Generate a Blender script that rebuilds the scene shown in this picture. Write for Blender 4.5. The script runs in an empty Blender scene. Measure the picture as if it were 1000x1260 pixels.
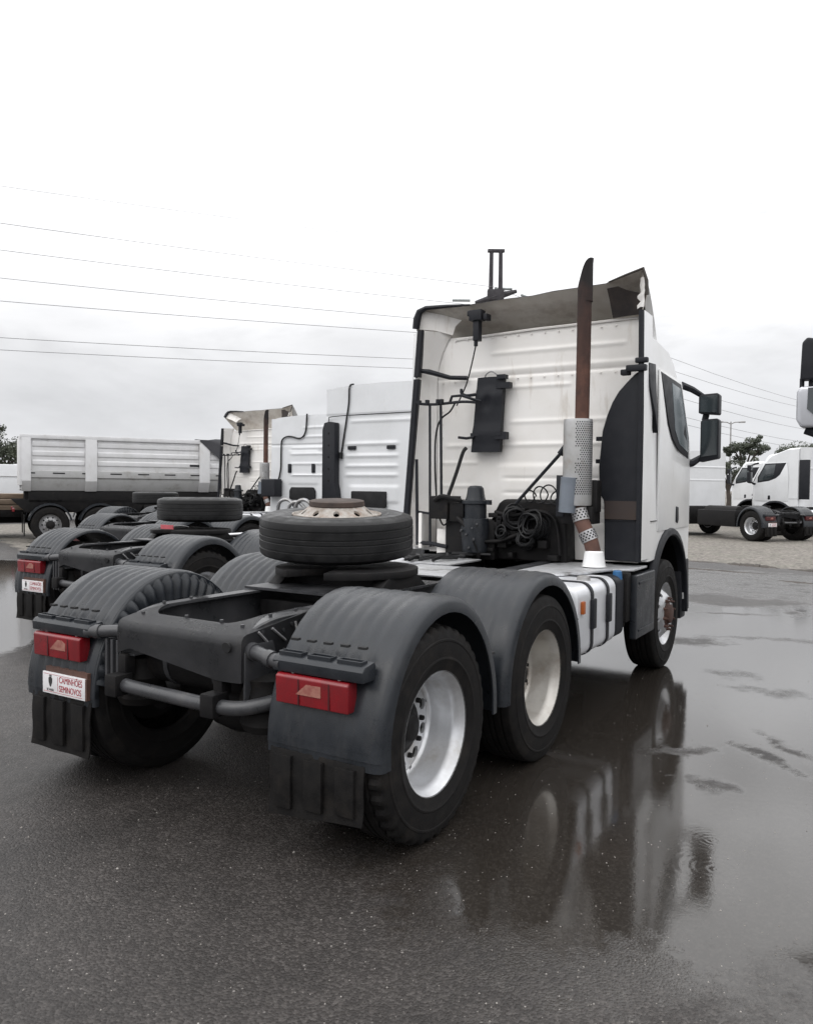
import bpy, bmesh, math, random
import numpy as np
from mathutils import Vector, Matrix

random.seed(7)
S = bpy.context.scene
COL = S.collection
PI = math.pi
rad = math.radians

# ------------------------------------------------------------------ camera
cam_d = bpy.data.cameras.new("camera")
cam = bpy.data.objects.new("camera", cam_d)
COL.objects.link(cam)
RT = Vector((0.85123478, 0.52468127, 0.01043651))
UP = Vector((-0.0251289, 0.02088822, 0.99946597))
FW = Vector((-0.52418307, 0.85104245, -0.03096544))
cm = Matrix((RT, UP, -FW)).transposed().to_4x4()
cm.translation = Vector((3.0765, -3.3050, 1.6994))
cam.matrix_world = cm
cam_d.sensor_fit = 'VERTICAL'
cam_d.sensor_height = 36.0
cam_d.lens = 975.35 / 1260 * 36.0
cam_d.clip_start = 0.05
cam_d.clip_end = 6000
S.camera = cam

# ------------------------------------------------------------------ sky and sun
SUN_EL, SUN_ROT = rad(45), rad(-160)
world = bpy.data.worlds.new("World")
S.world = world
world.use_nodes = True
wt = world.node_tree
wt.nodes.clear()


def N(nt, typ, **kw):
    n = nt.nodes.new(typ)
    for k, v in kw.items():
        if k.startswith('_'):
            setattr(n, k[1:], v)
        else:
            key = int(k[1:]) if k[0] == 'i' and k[1:].isdigit() else k
            if hasattr(v, 'is_output'):
                nt.links.new(v, n.inputs[key])
            else:
                n.inputs[key].default_value = v
    return n


def ramp(nt, fac, stops, interp='LINEAR'):
    r = nt.nodes.new('ShaderNodeValToRGB')
    r.color_ramp.interpolation = interp
    el = r.color_ramp.elements
    while len(el) < len(stops):
        el.new(0.5)
    for e, (p, c) in zip(el, stops):
        e.position = p
        e.color = (c, c, c, 1) if isinstance(c, (int, float)) else (*c, 1)
    if fac is not None:
        nt.links.new(fac, r.inputs[0])
    return r.outputs[0]


def math_(nt, op, a, b=None, c=None, clamp=False):
    n = nt.nodes.new('ShaderNodeMath')
    n.operation = op
    n.use_clamp = clamp
    for i, v in enumerate((a, b, c)):
        if v is None:
            continue
        if hasattr(v, 'is_output'):
            nt.links.new(v, n.inputs[i])
        else:
            n.inputs[i].default_value = v
    return n.outputs[0]


def mixc(nt, fac, a, b, mode='MIX'):
    n = nt.nodes.new('ShaderNodeMix')
    n.data_type = 'RGBA'
    n.blend_type = mode
    for i, v in ((0, fac), (6, a), (7, b)):
        if hasattr(v, 'is_output'):
            nt.links.new(v, n.inputs[i])
        elif i == 0:
            n.inputs[0].default_value = v
        else:
            n.inputs[i].default_value = (*v, 1) if len(v) == 3 else v
    return n.outputs[2]


def mixf(nt, fac, a, b):
    n = nt.nodes.new('ShaderNodeMix')
    n.data_type = 'FLOAT'
    for i, v in ((0, fac), (2, a), (3, b)):
        if hasattr(v, 'is_output'):
            nt.links.new(v, n.inputs[i])
        else:
            n.inputs[i].default_value = v
    return n.outputs[0]


tc = N(wt, 'ShaderNodeTexCoord')
sep = N(wt, 'ShaderNodeSeparateXYZ', i0=tc.outputs['Generated'])
zc = math_(wt, 'MAXIMUM', sep.outputs[2], 0.0)
# luminance of a closed cloud deck: about three times brighter overhead than at the horizon
lum = ramp(wt, zc, [(0.0, (0.80, 0.81, 0.845)), (0.09, (0.86, 0.865, 0.89)), (0.18, (1.0, 1.0, 1.015)),
                    (0.27, (1.50, 1.50, 1.52)), (0.42, (1.90, 1.90, 1.91)), (1.0, (2.5, 2.5, 2.52))])
mp = N(wt, 'ShaderNodeMapping', i0=tc.outputs['Generated'])
mp.inputs['Scale'].default_value = (1.0, 1.0, 3.2)
cn1 = N(wt, 'ShaderNodeTexNoise', Vector=mp.outputs[0], Scale=2.3, Detail=6.0, Roughness=0.55, Distortion=0.3)
cn2 = N(wt, 'ShaderNodeTexNoise', Vector=mp.outputs[0], Scale=6.5, Detail=5.0, Roughness=0.5)
cl = math_(wt, 'ADD', math_(wt, 'MULTIPLY', cn1.outputs[0], 0.75), math_(wt, 'MULTIPLY', cn2.outputs[0], 0.25))
clf = ramp(wt, cl, [(0.34, 0.86), (0.43, 0.93), (0.5, 1.0), (0.62, 1.08)])
mp2 = N(wt, 'ShaderNodeMapping', i0=tc.outputs['Generated'])
mp2.inputs['Scale'].default_value = (1.0, 1.0, 2.2)
mp2.inputs['Location'].default_value = (0.37, 0.1, 0.2)
cn3 = N(wt, 'ShaderNodeTexNoise', Vector=mp2.outputs[0], Scale=3.4, Detail=7.0, Roughness=0.58, Distortion=0.4)
clf2 = ramp(wt, cn3.outputs[0], [(0.30, 0.60), (0.40, 0.80), (0.50, 1.0)])
lum2 = mixc(wt, 1.0, mixc(wt, 1.0, lum, clf, 'MULTIPLY'), mixc(wt, ramp(wt, zc, [(0.05, 0.12), (0.30, 1.0)]), (1.0, 1.0, 1.0), clf2), 'MULTIPLY')
bgc = N(wt, 'ShaderNodeBackground', Color=lum2, Strength=1.0)
sky = N(wt, 'ShaderNodeTexSky', _sky_type='NISHITA', _sun_disc=False, _sun_elevation=SUN_EL, _sun_rotation=SUN_ROT)
bgs = N(wt, 'ShaderNodeBackground', Color=sky.outputs[0], Strength=0.08)
mx = N(wt, 'ShaderNodeMixShader', Fac=0.94)
wt.links.new(bgs.outputs[0], mx.inputs[1])
wt.links.new(bgc.outputs[0], mx.inputs[2])
wo = N(wt, 'ShaderNodeOutputWorld')
wt.links.new(mx.outputs[0], wo.inputs[0])

sun_d = bpy.data.lights.new("sun", 'SUN')
sun_d.energy = 0.55
sun_d.angle = rad(35)
sun_d.color = (1.0, 0.97, 0.93)
sun = bpy.data.objects.new("sun", sun_d)
COL.objects.link(sun)
# the veiled sun stands behind the camera, a little to the left
d = Vector((math.sin(SUN_ROT) * math.cos(SUN_EL), math.cos(SUN_ROT) * math.cos(SUN_EL), math.sin(SUN_EL)))
sun.rotation_euler = d.to_track_quat('Z', 'Y').to_euler()

S.view_settings.view_transform = 'Standard'
S.view_settings.look = 'None'
S.view_settings.exposure = 0.0
S.view_settings.gamma = 1.0
S.view_settings.use_curve_mapping = False
S.render.engine = 'CYCLES'
S.cycles.max_bounces = 8
S.cycles.use_denoising = True


# ------------------------------------------------------------------ materials
def M(name, c1, c2=None, scale=5.0, rough=0.5, rough2=None, metal=0.0, bump=0.0, bscale=80.0,
      stretch=(1, 1, 1), lo=0.4, hi=0.65, coat=0.0, spec=0.5, c3=None, scale3=1.5, lo3=0.55, hi3=0.75, stretch3=(1, 1, 1)):
    m = bpy.data.materials.new(name)
    m.use_nodes = True
    nt = m.node_tree
    bs = nt.nodes['Principled BSDF']
    t = N(nt, 'ShaderNodeTexCoord')
    mp_ = N(nt, 'ShaderNodeMapping', i0=t.outputs['Object'])
    mp_.inputs['Scale'].default_value = stretch
    n1 = N(nt, 'ShaderNodeTexNoise', Vector=mp_.outputs[0], Scale=scale, Detail=8.0, Roughness=0.62)
    f = ramp(nt, n1.outputs[0], [(lo, 0.0), (hi, 1.0)])
    col = mixc(nt, f, c1, c2 or tuple(x * 0.8 for x in c1))
    if c3 is not None:
        mp3 = N(nt, 'ShaderNodeMapping', i0=t.outputs['Object'])
        mp3.inputs['Scale'].default_value = stretch3
        n3 = N(nt, 'ShaderNodeTexNoise', Vector=mp3.outputs[0], Scale=scale3, Detail=9.0, Roughness=0.68)
        f3 = ramp(nt, n3.outputs[0], [(lo3, 0.0), (hi3, 1.0)])
        col = mixc(nt, f3, col, c3)
    nt.links.new(col, bs.inputs['Base Color'])
    r = mixf(nt, f, rough, rough2 if rough2 is not None else min(1, rough + 0.12))
    nt.links.new(r, bs.inputs['Roughness'])
    bs.inputs['Metallic'].default_value = metal
    bs.inputs['Specular IOR Level'].default_value = spec
    bs.inputs['Coat Weight'].default_value = coat
    bs.inputs['Coat Roughness'].default_value = 0.15
    if bump:
        n2 = N(nt, 'ShaderNodeTexNoise', Vector=t.outputs['Object'], Scale=bscale, Detail=4.0)
        b = N(nt, 'ShaderNodeBump', Height=n2.outputs[0], Strength=bump, Distance=0.004)
        nt.links.new(b.outputs[0], bs.inputs['Normal'])
    return m


def MS(spec_, *a, **k):
    return M(*a, spec=spec_, **k)


cream = M('cream_paint', (0.82, 0.80, 0.775), (0.76, 0.735, 0.70), scale=2.2, rough=0.38, coat=0.25,
          c3=(0.46, 0.40, 0.33), scale3=3.4, lo3=0.57, hi3=0.86, stretch3=(2.4, 2.4, 0.45))
white = M('white_paint', (0.80, 0.80, 0.80), (0.74, 0.74, 0.73), scale=2.0, rough=0.3, coat=0.35,
          c3=(0.52, 0.50, 0.46), scale3=3.0, lo3=0.60, hi3=0.92, stretch3=(1.6, 1.6, 0.5))
white2 = M('white_cab_paint', (0.70, 0.71, 0.725), (0.64, 0.65, 0.66), scale=1.6, rough=0.35, coat=0.3,
           c3=(0.50, 0.50, 0.48), scale3=2.5, lo3=0.60, hi3=0.95, stretch3=(2, 2, 0.5))
plastic = MS(0.28, 'black_plastic', (0.010, 0.011, 0.015), (0.016, 0.017, 0.021), scale=9, rough=0.48, rough2=0.62, bump=0.12, bscale=260)
fender_m = MS(0.38, 'mudguard_plastic', (0.0135, 0.0160, 0.0200), (0.021, 0.024, 0.029), scale=6, rough=0.27, rough2=0.46, bump=0.30, bscale=240,
             c3=(0.033, 0.034, 0.036), scale3=5, lo3=0.50, hi3=0.80, stretch3=(3.0, 1, 1))
rubber = MS(0.16, 'black_rubber', (0.0075, 0.0070, 0.0072), (0.0125, 0.0115, 0.0110), scale=14, rough=0.62, rough2=0.8, bump=0.25, bscale=150,
           c3=(0.026, 0.022, 0.019), scale3=6, lo3=0.52, hi3=0.85)
spare_rubber = MS(0.3, 'wet_black_rubber', (0.0075, 0.0075, 0.008), (0.013, 0.013, 0.0135), scale=12, rough=0.38, rough2=0.6, bump=0.2, bscale=150)
frame_m = MS(0.5, 'grey_chassis_paint', (0.034, 0.035, 0.038), (0.052, 0.052, 0.056), scale=5, rough=0.27, rough2=0.46, bump=0.16, bscale=130,
            c3=(0.085, 0.082, 0.080), scale3=7, lo3=0.55, hi3=0.8)
dark_m = MS(0.2, 'oily_black_metal', (0.0065, 0.0062, 0.0068), (0.013, 0.012, 0.012), scale=8, rough=0.5, rough2=0.7, bump=0.2, bscale=90,
           c3=(0.030, 0.024, 0.020), scale3=5, lo3=0.58, hi3=0.8)
alu = M('aluminium_rim', (0.66, 0.67, 0.69), (0.50, 0.50, 0.505), scale=5, rough=0.33, rough2=0.48, metal=0.65, bump=0.05,
        c3=(0.34, 0.31, 0.27), scale3=6, lo3=0.58, hi3=0.85)
alu_dull = M('dusty_rim', (0.52, 0.50, 0.465), (0.38, 0.355, 0.325), scale=4, rough=0.42, rough2=0.55, metal=0.45,
             c3=(0.26, 0.22, 0.18), scale3=6, lo3=0.5, hi3=0.85)
rim_grey = M('grey_rim', (0.30, 0.30, 0.31), (0.20, 0.20, 0.20), scale=5, rough=0.45, metal=0.4)
tank_m = M('aluminium_tank', (0.80, 0.81, 0.84), (0.70, 0.71, 0.73), scale=3, rough=0.36, rough2=0.46, metal=0.55, bump=0.04, bscale=30)
plate_m = M('aluminium_deck', (0.66, 0.67, 0.69), (0.40, 0.40, 0.40), scale=7, rough=0.38, rough2=0.6, metal=0.6, bump=0.5, bscale=55,
            c3=(0.10, 0.09, 0.08), scale3=4, lo3=0.55, hi3=0.75)
shield_m = M('heat_shield_metal', (0.47, 0.47, 0.475), (0.37, 0.365, 0.355), scale=4, rough=0.40, metal=0.6, c3=(0.33, 0.29, 0.25), scale3=5)
rust = M('rusty_steel', (0.095, 0.046, 0.034), (0.055, 0.032, 0.027), scale=6, rough=0.72, bump=0.3, bscale=90, stretch=(1, 1, 0.5),
         c3=(0.16, 0.075, 0.052), scale3=3, lo3=0.5, hi3=0.8)
soot = M('sooty_steel', (0.022, 0.019, 0.020), (0.05, 0.032, 0.028), scale=7, rough=0.6)
rust_white = M('rusty_white_rim', (0.38, 0.36, 0.335), (0.22, 0.185, 0.155), scale=13, rough=0.6, c3=(0.22, 0.13, 0.085), scale3=9, lo3=0.5, hi3=0.75)
deflect_in = M('dusty_deflector_lining', (0.62, 0.585, 0.535), (0.52, 0.475, 0.42), scale=3, rough=0.65, bump=0.15, bscale=50,
               c3=(0.24, 0.185, 0.15), scale3=2.6, lo3=0.50, hi3=0.80)
red_lens = M('red_lens', (0.21, 0.006, 0.011), (0.14, 0.005, 0.009), scale=5, rough=0.24, rough2=0.34, coat=0.35, bump=0.1, bscale=200, c3=(0.10, 0.010, 0.012), scale3=9, lo3=0.52, hi3=0.8)
pale_lens = M('pale_lens', (0.34, 0.16, 0.125), (0.25, 0.085, 0.07), scale=30, rough=0.25)
amber = M('amber_lens', (0.42, 0.11, 0.02), (0.30, 0.07, 0.02), scale=20, rough=0.3)
plate_white = M('white_sign_plate', (0.74, 0.73, 0.74), (0.66, 0.65, 0.66), scale=9, rough=0.4)
print_red = M('red_print', (0.36, 0.03, 0.045), rough=0.5)
print_black = M('black_print', (0.03, 0.03, 0.03), rough=0.5)
print_grey = M('grey_print', (0.25, 0.25, 0.25), rough=0.5)
blue_cap = M('blue_cap_plastic', (0.025, 0.12, 0.28), (0.02, 0.09, 0.22), rough=0.4)
glass_m = M('tinted_glass', (0.018, 0.026, 0.030), (0.025, 0.034, 0.038), scale=1.0, rough=0.06, rough2=0.1, coat=0.6, spec=0.8)
mirror_m = M('mirror_glass', (0.55, 0.58, 0.60), (0.5, 0.53, 0.56), scale=3, rough=0.05, metal=1.0)
silver = M('silver_mirror_cover', (0.52, 0.53, 0.56), (0.45, 0.46, 0.49), scale=3, rough=0.28, metal=0.5, coat=0.4)
grey_body = M('grey_body_paint', (0.66, 0.66, 0.67), (0.58, 0.58, 0.58), scale=2, rough=0.45, c3=(0.42, 0.40, 0.37), scale3=2, lo3=0.55, hi3=0.85, stretch3=(1, 1, .4))
lower_grey = M('grey_lower_body_paint', (0.40, 0.40, 0.40), (0.34, 0.34, 0.335), scale=3, rough=0.45, c3=(0.25, 0.24, 0.22), scale3=3)
tarp_m = M('dark_tarpaulin', (0.035, 0.036, 0.042), (0.05, 0.05, 0.055), scale=5, rough=0.6, bump=0.5, bscale=12)
timber = M('weathered_timber', (0.22, 0.17, 0.125), (0.13, 0.095, 0.068), scale=7, rough=0.8, stretch=(1, .2, 1))
concrete = M('concrete_pole', (0.05, 0.047, 0.052), (0.038, 0.035, 0.04), scale=4, rough=0.8)
wire_m = M('cable_aluminium', (0.30, 0.30, 0.31), rough=0.6)
insul = M('insulator_glass', (0.30, 0.32, 0.32), rough=0.4)
leaf_m = M('hazed_leaf_green', (0.048, 0.058, 0.040), (0.075, 0.085, 0.058), scale=0.9, rough=0.7)  # leaf colour greyed to stand in for haze over the far trees
bark = M('bark', (0.06, 0.05, 0.042), rough=0.9)
hose_m = MS(0.3, 'black_hose', (0.010, 0.010, 0.011), rough=0.45)
steel = M('galvanised_steel', (0.42, 0.42, 0.43), (0.32, 0.31, 0.30), scale=8, rough=0.45, metal=0.7)
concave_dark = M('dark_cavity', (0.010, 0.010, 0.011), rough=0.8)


# ------------------------------------------------------------------ mesh helpers
def bmn():
    return bmesh.new()


def _hexa(bm, v):
    vs = [bm.verts.new(p) for p in v]
    for f in ((0, 3, 2, 1), (4, 5, 6, 7), (0, 1, 5, 4), (1, 2, 6, 5), (2, 3, 7, 6), (3, 0, 4, 7)):
        bm.faces.new([vs[i] for i in f])


def box(bm, x0, x1, y0, y1, z0, z1, mat=None):
    v = [Vector(p) for p in ((x0, y0, z0), (x1, y0, z0), (x1, y1, z0), (x0, y1, z0), (x0, y0, z1), (x1, y0, z1), (x1, y1, z1), (x0, y1, z1))]
    if mat is not None:
        v = [mat @ p for p in v]
    _hexa(bm, v)
    return bm


def ring_faces(bm, r0, r1, closed=True):
    n = len(r0)
    for i in range(n if closed else n - 1):
        j = (i + 1) % n
        bm.faces.new((r0[i], r0[j], r1[j], r1[i]))


def tube(bm, pts, r, n=8, caps=True):
    pts = [Vector(p) for p in pts]
    rs = r if isinstance(r, (list, tuple)) else [r] * len(pts)
    t0 = (pts[1] - pts[0]).normalized()
    u = t0.orthogonal().normalized()
    prev = None
    first = None
    for i, p in enumerate(pts):
        if i == 0:
            t = t0
        elif i == len(pts) - 1:
            t = (pts[i] - pts[i - 1]).normalized()
        else:
            t = ((pts[i + 1] - pts[i]).normalized() + (pts[i] - pts[i - 1]).normalized())
            t = t.normalized() if t.length > 1e-6 else t0
        u = (u - t * u.dot(t)).normalized()
        w = t.cross(u)
        ring = [bm.verts.new(p + (u * math.cos(2 * PI * k / n) + w * math.sin(2 * PI * k / n)) * rs[i]) for k in range(n)]
        if prev:
            ring_faces(bm, prev, ring)
        else:
            first = ring
        prev = ring
    if caps:
        bm.faces.new(list(reversed(first)))
        bm.faces.new(prev)
    return bm


def cyl(bm, p0, p1, r0, r1=None, n=20, caps=True):
    return tube(bm, [p0, p1], [r0, r0 if r1 is None else r1], n, caps)


def smooth_path(pts, k=5):
    P = [Vector(p) for p in pts]
    out = []
    for i in range(len(P) - 1):
        a = P[max(i - 1, 0)]; b = P[i]; c = P[i + 1]; e = P[min(i + 2, len(P) - 1)]
        for j in range(k):
            t = j / k
            out.append(0.5 * ((2 * b) + (c - a) * t + (2 * a - 5 * b + 4 * c - e) * t * t + (-a + 3 * b - 3 * c + e) * t ** 3))
    out.append(P[-1])
    return out


def lathe(bm, prof, n=32, axis='x', o=(0, 0, 0), notch=None):
    o = Vector(o)
    prev = None
    first = None
    for j in range(n):
        a = 2 * PI * j / n
        ring = []
        for i, (r, h) in enumerate(prof):
            rr = r + (notch(i, j) if notch else 0)
            c, s = rr * math.cos(a), rr * math.sin(a)
            p = {'x': (h, c, s), 'y': (c, h, s), 'z': (c, s, h)}[axis]
            ring.append(bm.verts.new(o + Vector(p)))
        if prev:
            ring_faces(bm, prev, ring, False)
        else:
            first = ring
        prev = ring
    ring_faces(bm, prev, first, False)
    return bm


def prism(bm, poly, axis, a0, a1):
    def P(u, v, a):
        return {'x': (a, u, v), 'y': (u, a, v), 'z': (u, v, a)}[axis]
    r0 = [bm.verts.new(P(u, v, a0)) for u, v in poly]
    r1 = [bm.verts.new(P(u, v, a1)) for u, v in poly]
    ring_faces(bm, r0, r1)
    bm.faces.new(list(reversed(r0)))
    bm.faces.new(r1)
    return bm


def grid(bm, rows, closed=False):
    vr = [[bm.verts.new(p) for p in r] for r in rows]
    for a, b in zip(vr[:-1], vr[1:]):
        ring_faces(bm, a, b, closed)
    return vr


def rrect(w, h, r, n=4):
    out = []
    for cx, cy, a0 in ((w / 2 - r, h / 2 - r, 0), (-w / 2 + r, h / 2 - r, 90), (-w / 2 + r, -h / 2 + r, 180), (w / 2 - r, -h / 2 + r, 270)):
        for k in range(n + 1):
            a = rad(a0 + 90 * k / n)
            out.append((cx + r * math.cos(a), cy + r * math.sin(a)))
    return out


def mk(name, bm, mat, parent=None, bevel=0.0, seg=2, ang=35, loc=None, rot=None, whole=False):
    if name in SPLIT and not whole:
        return mks(name, bm, mat, parent, bevel=bevel, seg=seg, ang=ang, loc=loc, rot=rot)
    bmesh.ops.recalc_face_normals(bm, faces=bm.faces[:])
    if bevel:
        es = [e for e in bm.edges if len(e.link_faces) == 2 and e.calc_face_angle(0) > rad(30)]
        if es:
            bmesh.ops.bevel(bm, geom=es, offset=bevel, segments=seg, affect='EDGES', profile=0.6, clamp_overlap=True)
    me = bpy.data.meshes.new(name)
    bm.to_mesh(me)
    bm.free()
    me.polygons.foreach_set('use_smooth', [True] * len(me.polygons))
    me.set_sharp_from_angle(angle=rad(ang))
    me.materials.append(mat)
    o = bpy.data.objects.new(name, me)
    COL.objects.link(o)
    if parent:
        o.parent = parent
    if loc:
        o.location = loc
    if rot:
        o.rotation_euler = rot
    if name in TINY:
        o['kind'] = 'stuff'
    return o


SPLIT = {'mirror_arm', 'soil_ridge', 'tube_clamp', 'pad_bracket', 'gantry_brace', 'strap_cover', 'tank_strap', 'bracket_ribs', 'panel_clip', 'skirt_bead', 'grab_handle', 'looped_cables', 'air_hoses', 'vent_cover',
         'deflector_edge', 'mirror_glass', 'wide_angle_mirror', 'grille', 'stack_mount', 'cable', 'battery_cover', 'side_deflector', 'insulator', 'tie_beam', 'deck_plate', 'stay_bar', 'fluid_cap'}
TINY = {'wheel_nuts', 'bolts', 'slots', 'lamp_screws', 'pipe_fittings', 'perforations', 'clamp_holes', 'brake_pipes', 'rail_slots', 'gearbox_parts', 'hub', 'leaves', 'branches', 'crown'}


def islands(bm):
    seen = set()
    out = []
    for f in bm.faces:
        if f.index in seen:
            continue
        st, comp = [f], []
        seen.add(f.index)
        while st:
            g = st.pop()
            comp.append(g)
            for e in g.edges:
                for h in e.link_faces:
                    if h.index not in seen:
                        seen.add(h.index)
                        st.append(h)
        out.append(comp)
    return out


def mks(name, bm, mat, parent=None, **kw):
    """one object per separate piece of the mesh"""
    bm.faces.index_update()
    last = None
    for comp in islands(bm):
        nb_ = bmesh.new()
        vm = {}
        for f in comp:
            for v in f.verts:
                if v not in vm:
                    vm[v] = nb_.verts.new(v.co)
        for f in comp:
            nb_.faces.new([vm[v] for v in f.verts])
        last = mk(name, nb_, mat, parent, whole=True, **kw)
    bm.free()
    return last


def inst(o, parent, loc=None, rot=None):
    c = o.copy()
    COL.objects.link(c)
    c.parent = parent
    if loc is not None:
        c.location = loc
    if rot is not None:
        c.rotation_euler = rot
    return c


def copy_tree(o, parent=None, skip=()):
    c = o.copy()
    COL.objects.link(c)
    c.parent = parent
    for ch in list(o.children):
        if ch.name.split('.')[0] in skip:
            continue
        copy_tree(ch, c, skip)
    return c


def thing(name, label, cat, loc=(0, 0, 0), rz=0.0, group=None):
    o = bpy.data.objects.new(name, None)
    COL.objects.link(o)
    o.location = loc
    o.rotation_euler = (0, 0, rz)
    o.empty_display_size = 0.3
    tag(o, label, cat, group)
    return o


def tag(o, label, cat, group=None):
    o['label'] = label
    o['category'] = cat
    if group:
        o['group'] = group
    return o


def text_mesh(name, s, size, mat, parent, mw, align='LEFT', xs=1.0, ext=0.0006):
    cu = bpy.data.curves.new(name, 'FONT')
    cu.body = s
    cu.size = size
    cu.align_x = align
    cu.extrude = ext
    tmp = bpy.data.objects.new(name, cu)
    COL.objects.link(tmp)
    dg = bpy.context.evaluated_depsgraph_get()
    dg.update()
    me = bpy.data.meshes.new_from_object(tmp.evaluated_get(dg))
    bpy.data.objects.remove(tmp)
    me.transform(mw @ Matrix.Diagonal((xs, 1, 1, 1)))
    me.materials.clear()
    me.materials.append(mat)
    me.name = name
    o = bpy.data.objects.new(name, me)
    COL.objects.link(o)
    o.parent = parent
    return o


# ------------------------------------------------------------------ ground
def growth(a, b, step, far):
    xs = list(np.arange(a, b + 1e-6, step))
    s = step
    x = b
    right = []
    while x < far:
        s *= 1.16
        x += s
        right.append(x)
    s = step
    x = a
    left = []
    while x > -far:
        s *= 1.16
        x -= s
        left.append(x)
    return np.array(left[::-1] + xs + right)


gx = growth(-8, 6.5, 0.042, 3000)
gy = growth(-3.5, 11.5, 0.042, 3000)
GX, GY = np.meshgrid(gx, gy)
nx, ny = len(gx), len(gy)
verts = np.stack([GX.ravel(), GY.ravel(), np.zeros(nx * ny)], 1)
ii = (np.arange(ny - 1)[:, None] * nx + np.arange(nx - 1)[None, :]).ravel()
quads = np.stack([ii, ii + 1, ii + nx + 1, ii + nx], 1)


def sdf(poly, X, Y):
    P = np.array(poly, float)
    dmin = np.full(X.shape, 1e9)
    inside = np.zeros(X.shape, bool)
    for i in range(len(P)):
        a, b = P[i], P[(i + 1) % len(P)]
        e = b - a
        t = np.clip(((X - a[0]) * e[0] + (Y - a[1]) * e[1]) / (e @ e), 0, 1)
        dd = np.hypot(X - a[0] - t * e[0], Y - a[1] - t * e[1])
        dmin = np.minimum(dmin, dd)
        c = (a[1] > Y) != (b[1] > Y)
        with np.errstate(divide='ignore', invalid='ignore'):
            xi = a[0] + (Y - a[1]) / (b[1] - a[1] if b[1] != a[1] else 1e-9) * e[0]
        inside ^= c & (X < xi)
    return np.where(inside, dmin, -dmin)


def sst(a, b, x):
    t = np.clip((x - a) / (b - a), 0, 1)
    return t * t * (3 - 2 * t)


# standing water to the right of the parked tractor and under it, and at the left rear
pool = [(-0.2, 9.6), (0.9, 9.2), (2.2, 10.0), (7, 11), (7, 0.6), (2.9, -0.50), (2.45, -0.50), (1.95, -0.75), (1.5, -0.55),
        (1.15, -0.30), (1.05, 0.25), (0.5, 1.4), (-0.4, 2.6), (-0.9, 5)]
pool2 = [(-14, 6.9), (-12.6, 7.3), (-6.0, 2.9), (-4.6, 1.75), (-4.4, 1.1), (-7, 0), (-16, 0), (-20, 4)]
pool3 = [(-24, 11), (-19.8, 11.8), (-19.0, 11.2), (-19.0, 10.0), (-22, 8.8)]
X, Y = GX, GY
pd = sdf(pool, X, Y)
soft = 0.35 + 0.55 * (1 - sst(0.2, 2.0, Y))
wet = sst(-1.0, 0.8, pd / soft)
wet = np.maximum(wet, sst(-0.3, 0.25, sdf(pool2, X, Y)))
wet = np.maximum(wet, sst(-0.5, 0.4, sdf(pool3, X, Y)))


def island(cx, cy, rx, ry, ang, amt=1.0):
    global wet
    c, s = math.cos(ang), math.sin(ang)
    xw = X + 0.05 * np.sin(9 * X + 5 * Y + cx) + 0.045 * np.sin(17 * Y - 6 * X) + 0.022 * np.sin(41 * X + 23 * Y) + 0.018 * np.sin(57 * Y - 31 * X + cy)
    yw = Y + 0.05 * np.sin(8 * Y - 6 * X + cy) + 0.04 * np.sin(19 * X + 7 * Y) + 0.02 * np.sin(47 * Y + 19 * X) + 0.016 * np.sin(63 * X - 29 * Y)
    k_ = min(1.0, ry / 0.15)
    xw, yw = X + (xw - X) * k_, Y + (yw - Y) * k_
    u = ((xw - cx) * c + (yw - cy) * s) / rx
    v = (-(xw - cx) * s + (yw - cy) * c) / ry
    wet = wet - amt * (1 - sst(0.1, 1.5, np.hypot(u, v)))


# shallow high spots that stand out of the water (tyre ridges and worn patches)
island(2.37, 2.22, 0.46, 0.075, math.atan2(-0.576, 0.535), 0.75)
island(2.48, 2.47, 0.42, 0.085, math.atan2(-0.525, 0.40), 0.7)
island(1.95, 2.05, 0.30, 0.16, 0.9, 0.62)
island(2.2, 1.5, 0.16, 0.22, 0.2, 0.5)
island(1.83, 4.5, 0.35, 0.22, 0.3, 0.5)
island(2.2, 4.0, 0.4, 0.16, 0.2, 0.45)
island(1.2, 5.95, 0.5, 0.3, 0.4, 0.7)
island(1.9, 6.6, 0.9, 0.13, 0.3, 0.5)
island(1.25, 8.35, 0.55, 0.12, 0.3, 0.75)
island(1.95, 8.9, 0.16, 0.35, 0.3, 0.7)
island(1.0, 9.3, 1.4, 0.35, 0.25, 0.5)
wet = np.clip(wet, 0, 1)
# thin films further off on the asphalt, 10-15 m out, left as broken shallow sheets
film = np.clip(0.5 * sst(9.5, 10.5, Y) * (1 - sst(14.6, 15.6, Y + 0.04 * X)) * sst(-4, -2, X), 0, 1)
film = np.maximum(film, 0.5 * sst(0.0, 1.0, sdf([(-26, 12.5), (-12, 8.6), (-3, 5), (-3, 9), (-10, 14), (-26, 18)], X, Y)))
wet = np.maximum(wet, film)
grav = sst(15.6, 16.4, Y + 0.10 * (X - 1.0) + 0.25 * np.sin(X * 1.3) + 0.15 * np.sin(X * 3.1)) * sst(-9, -6, X)
lot = sdf([(-30, 15), (-17.5, 9.2), (-12.5, 7.0), (-12.0, 7.9), (-16, 11), (-28, 18)], X, Y)
grav = np.maximum(grav, sst(-0.2, 0.5, lot) * 0.8)
grav = np.maximum(grav, sst(24, 28, Y))
wet = wet * (1 - grav)

gm = bpy.data.meshes.new('ground')
gm.from_pydata(verts.tolist(), [], quads.tolist())
for nm, arr in (('wet', wet), ('gravel', grav)):
    at = gm.attributes.new(nm, 'FLOAT', 'POINT')
    at.data.foreach_set('value', arr.ravel().astype(np.float32))
gm.polygons.foreach_set('use_smooth', [True] * len(gm.polygons))
ground = bpy.data.objects.new('ground', gm)
COL.objects.link(ground)
ground['kind'] = 'structure'

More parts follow.
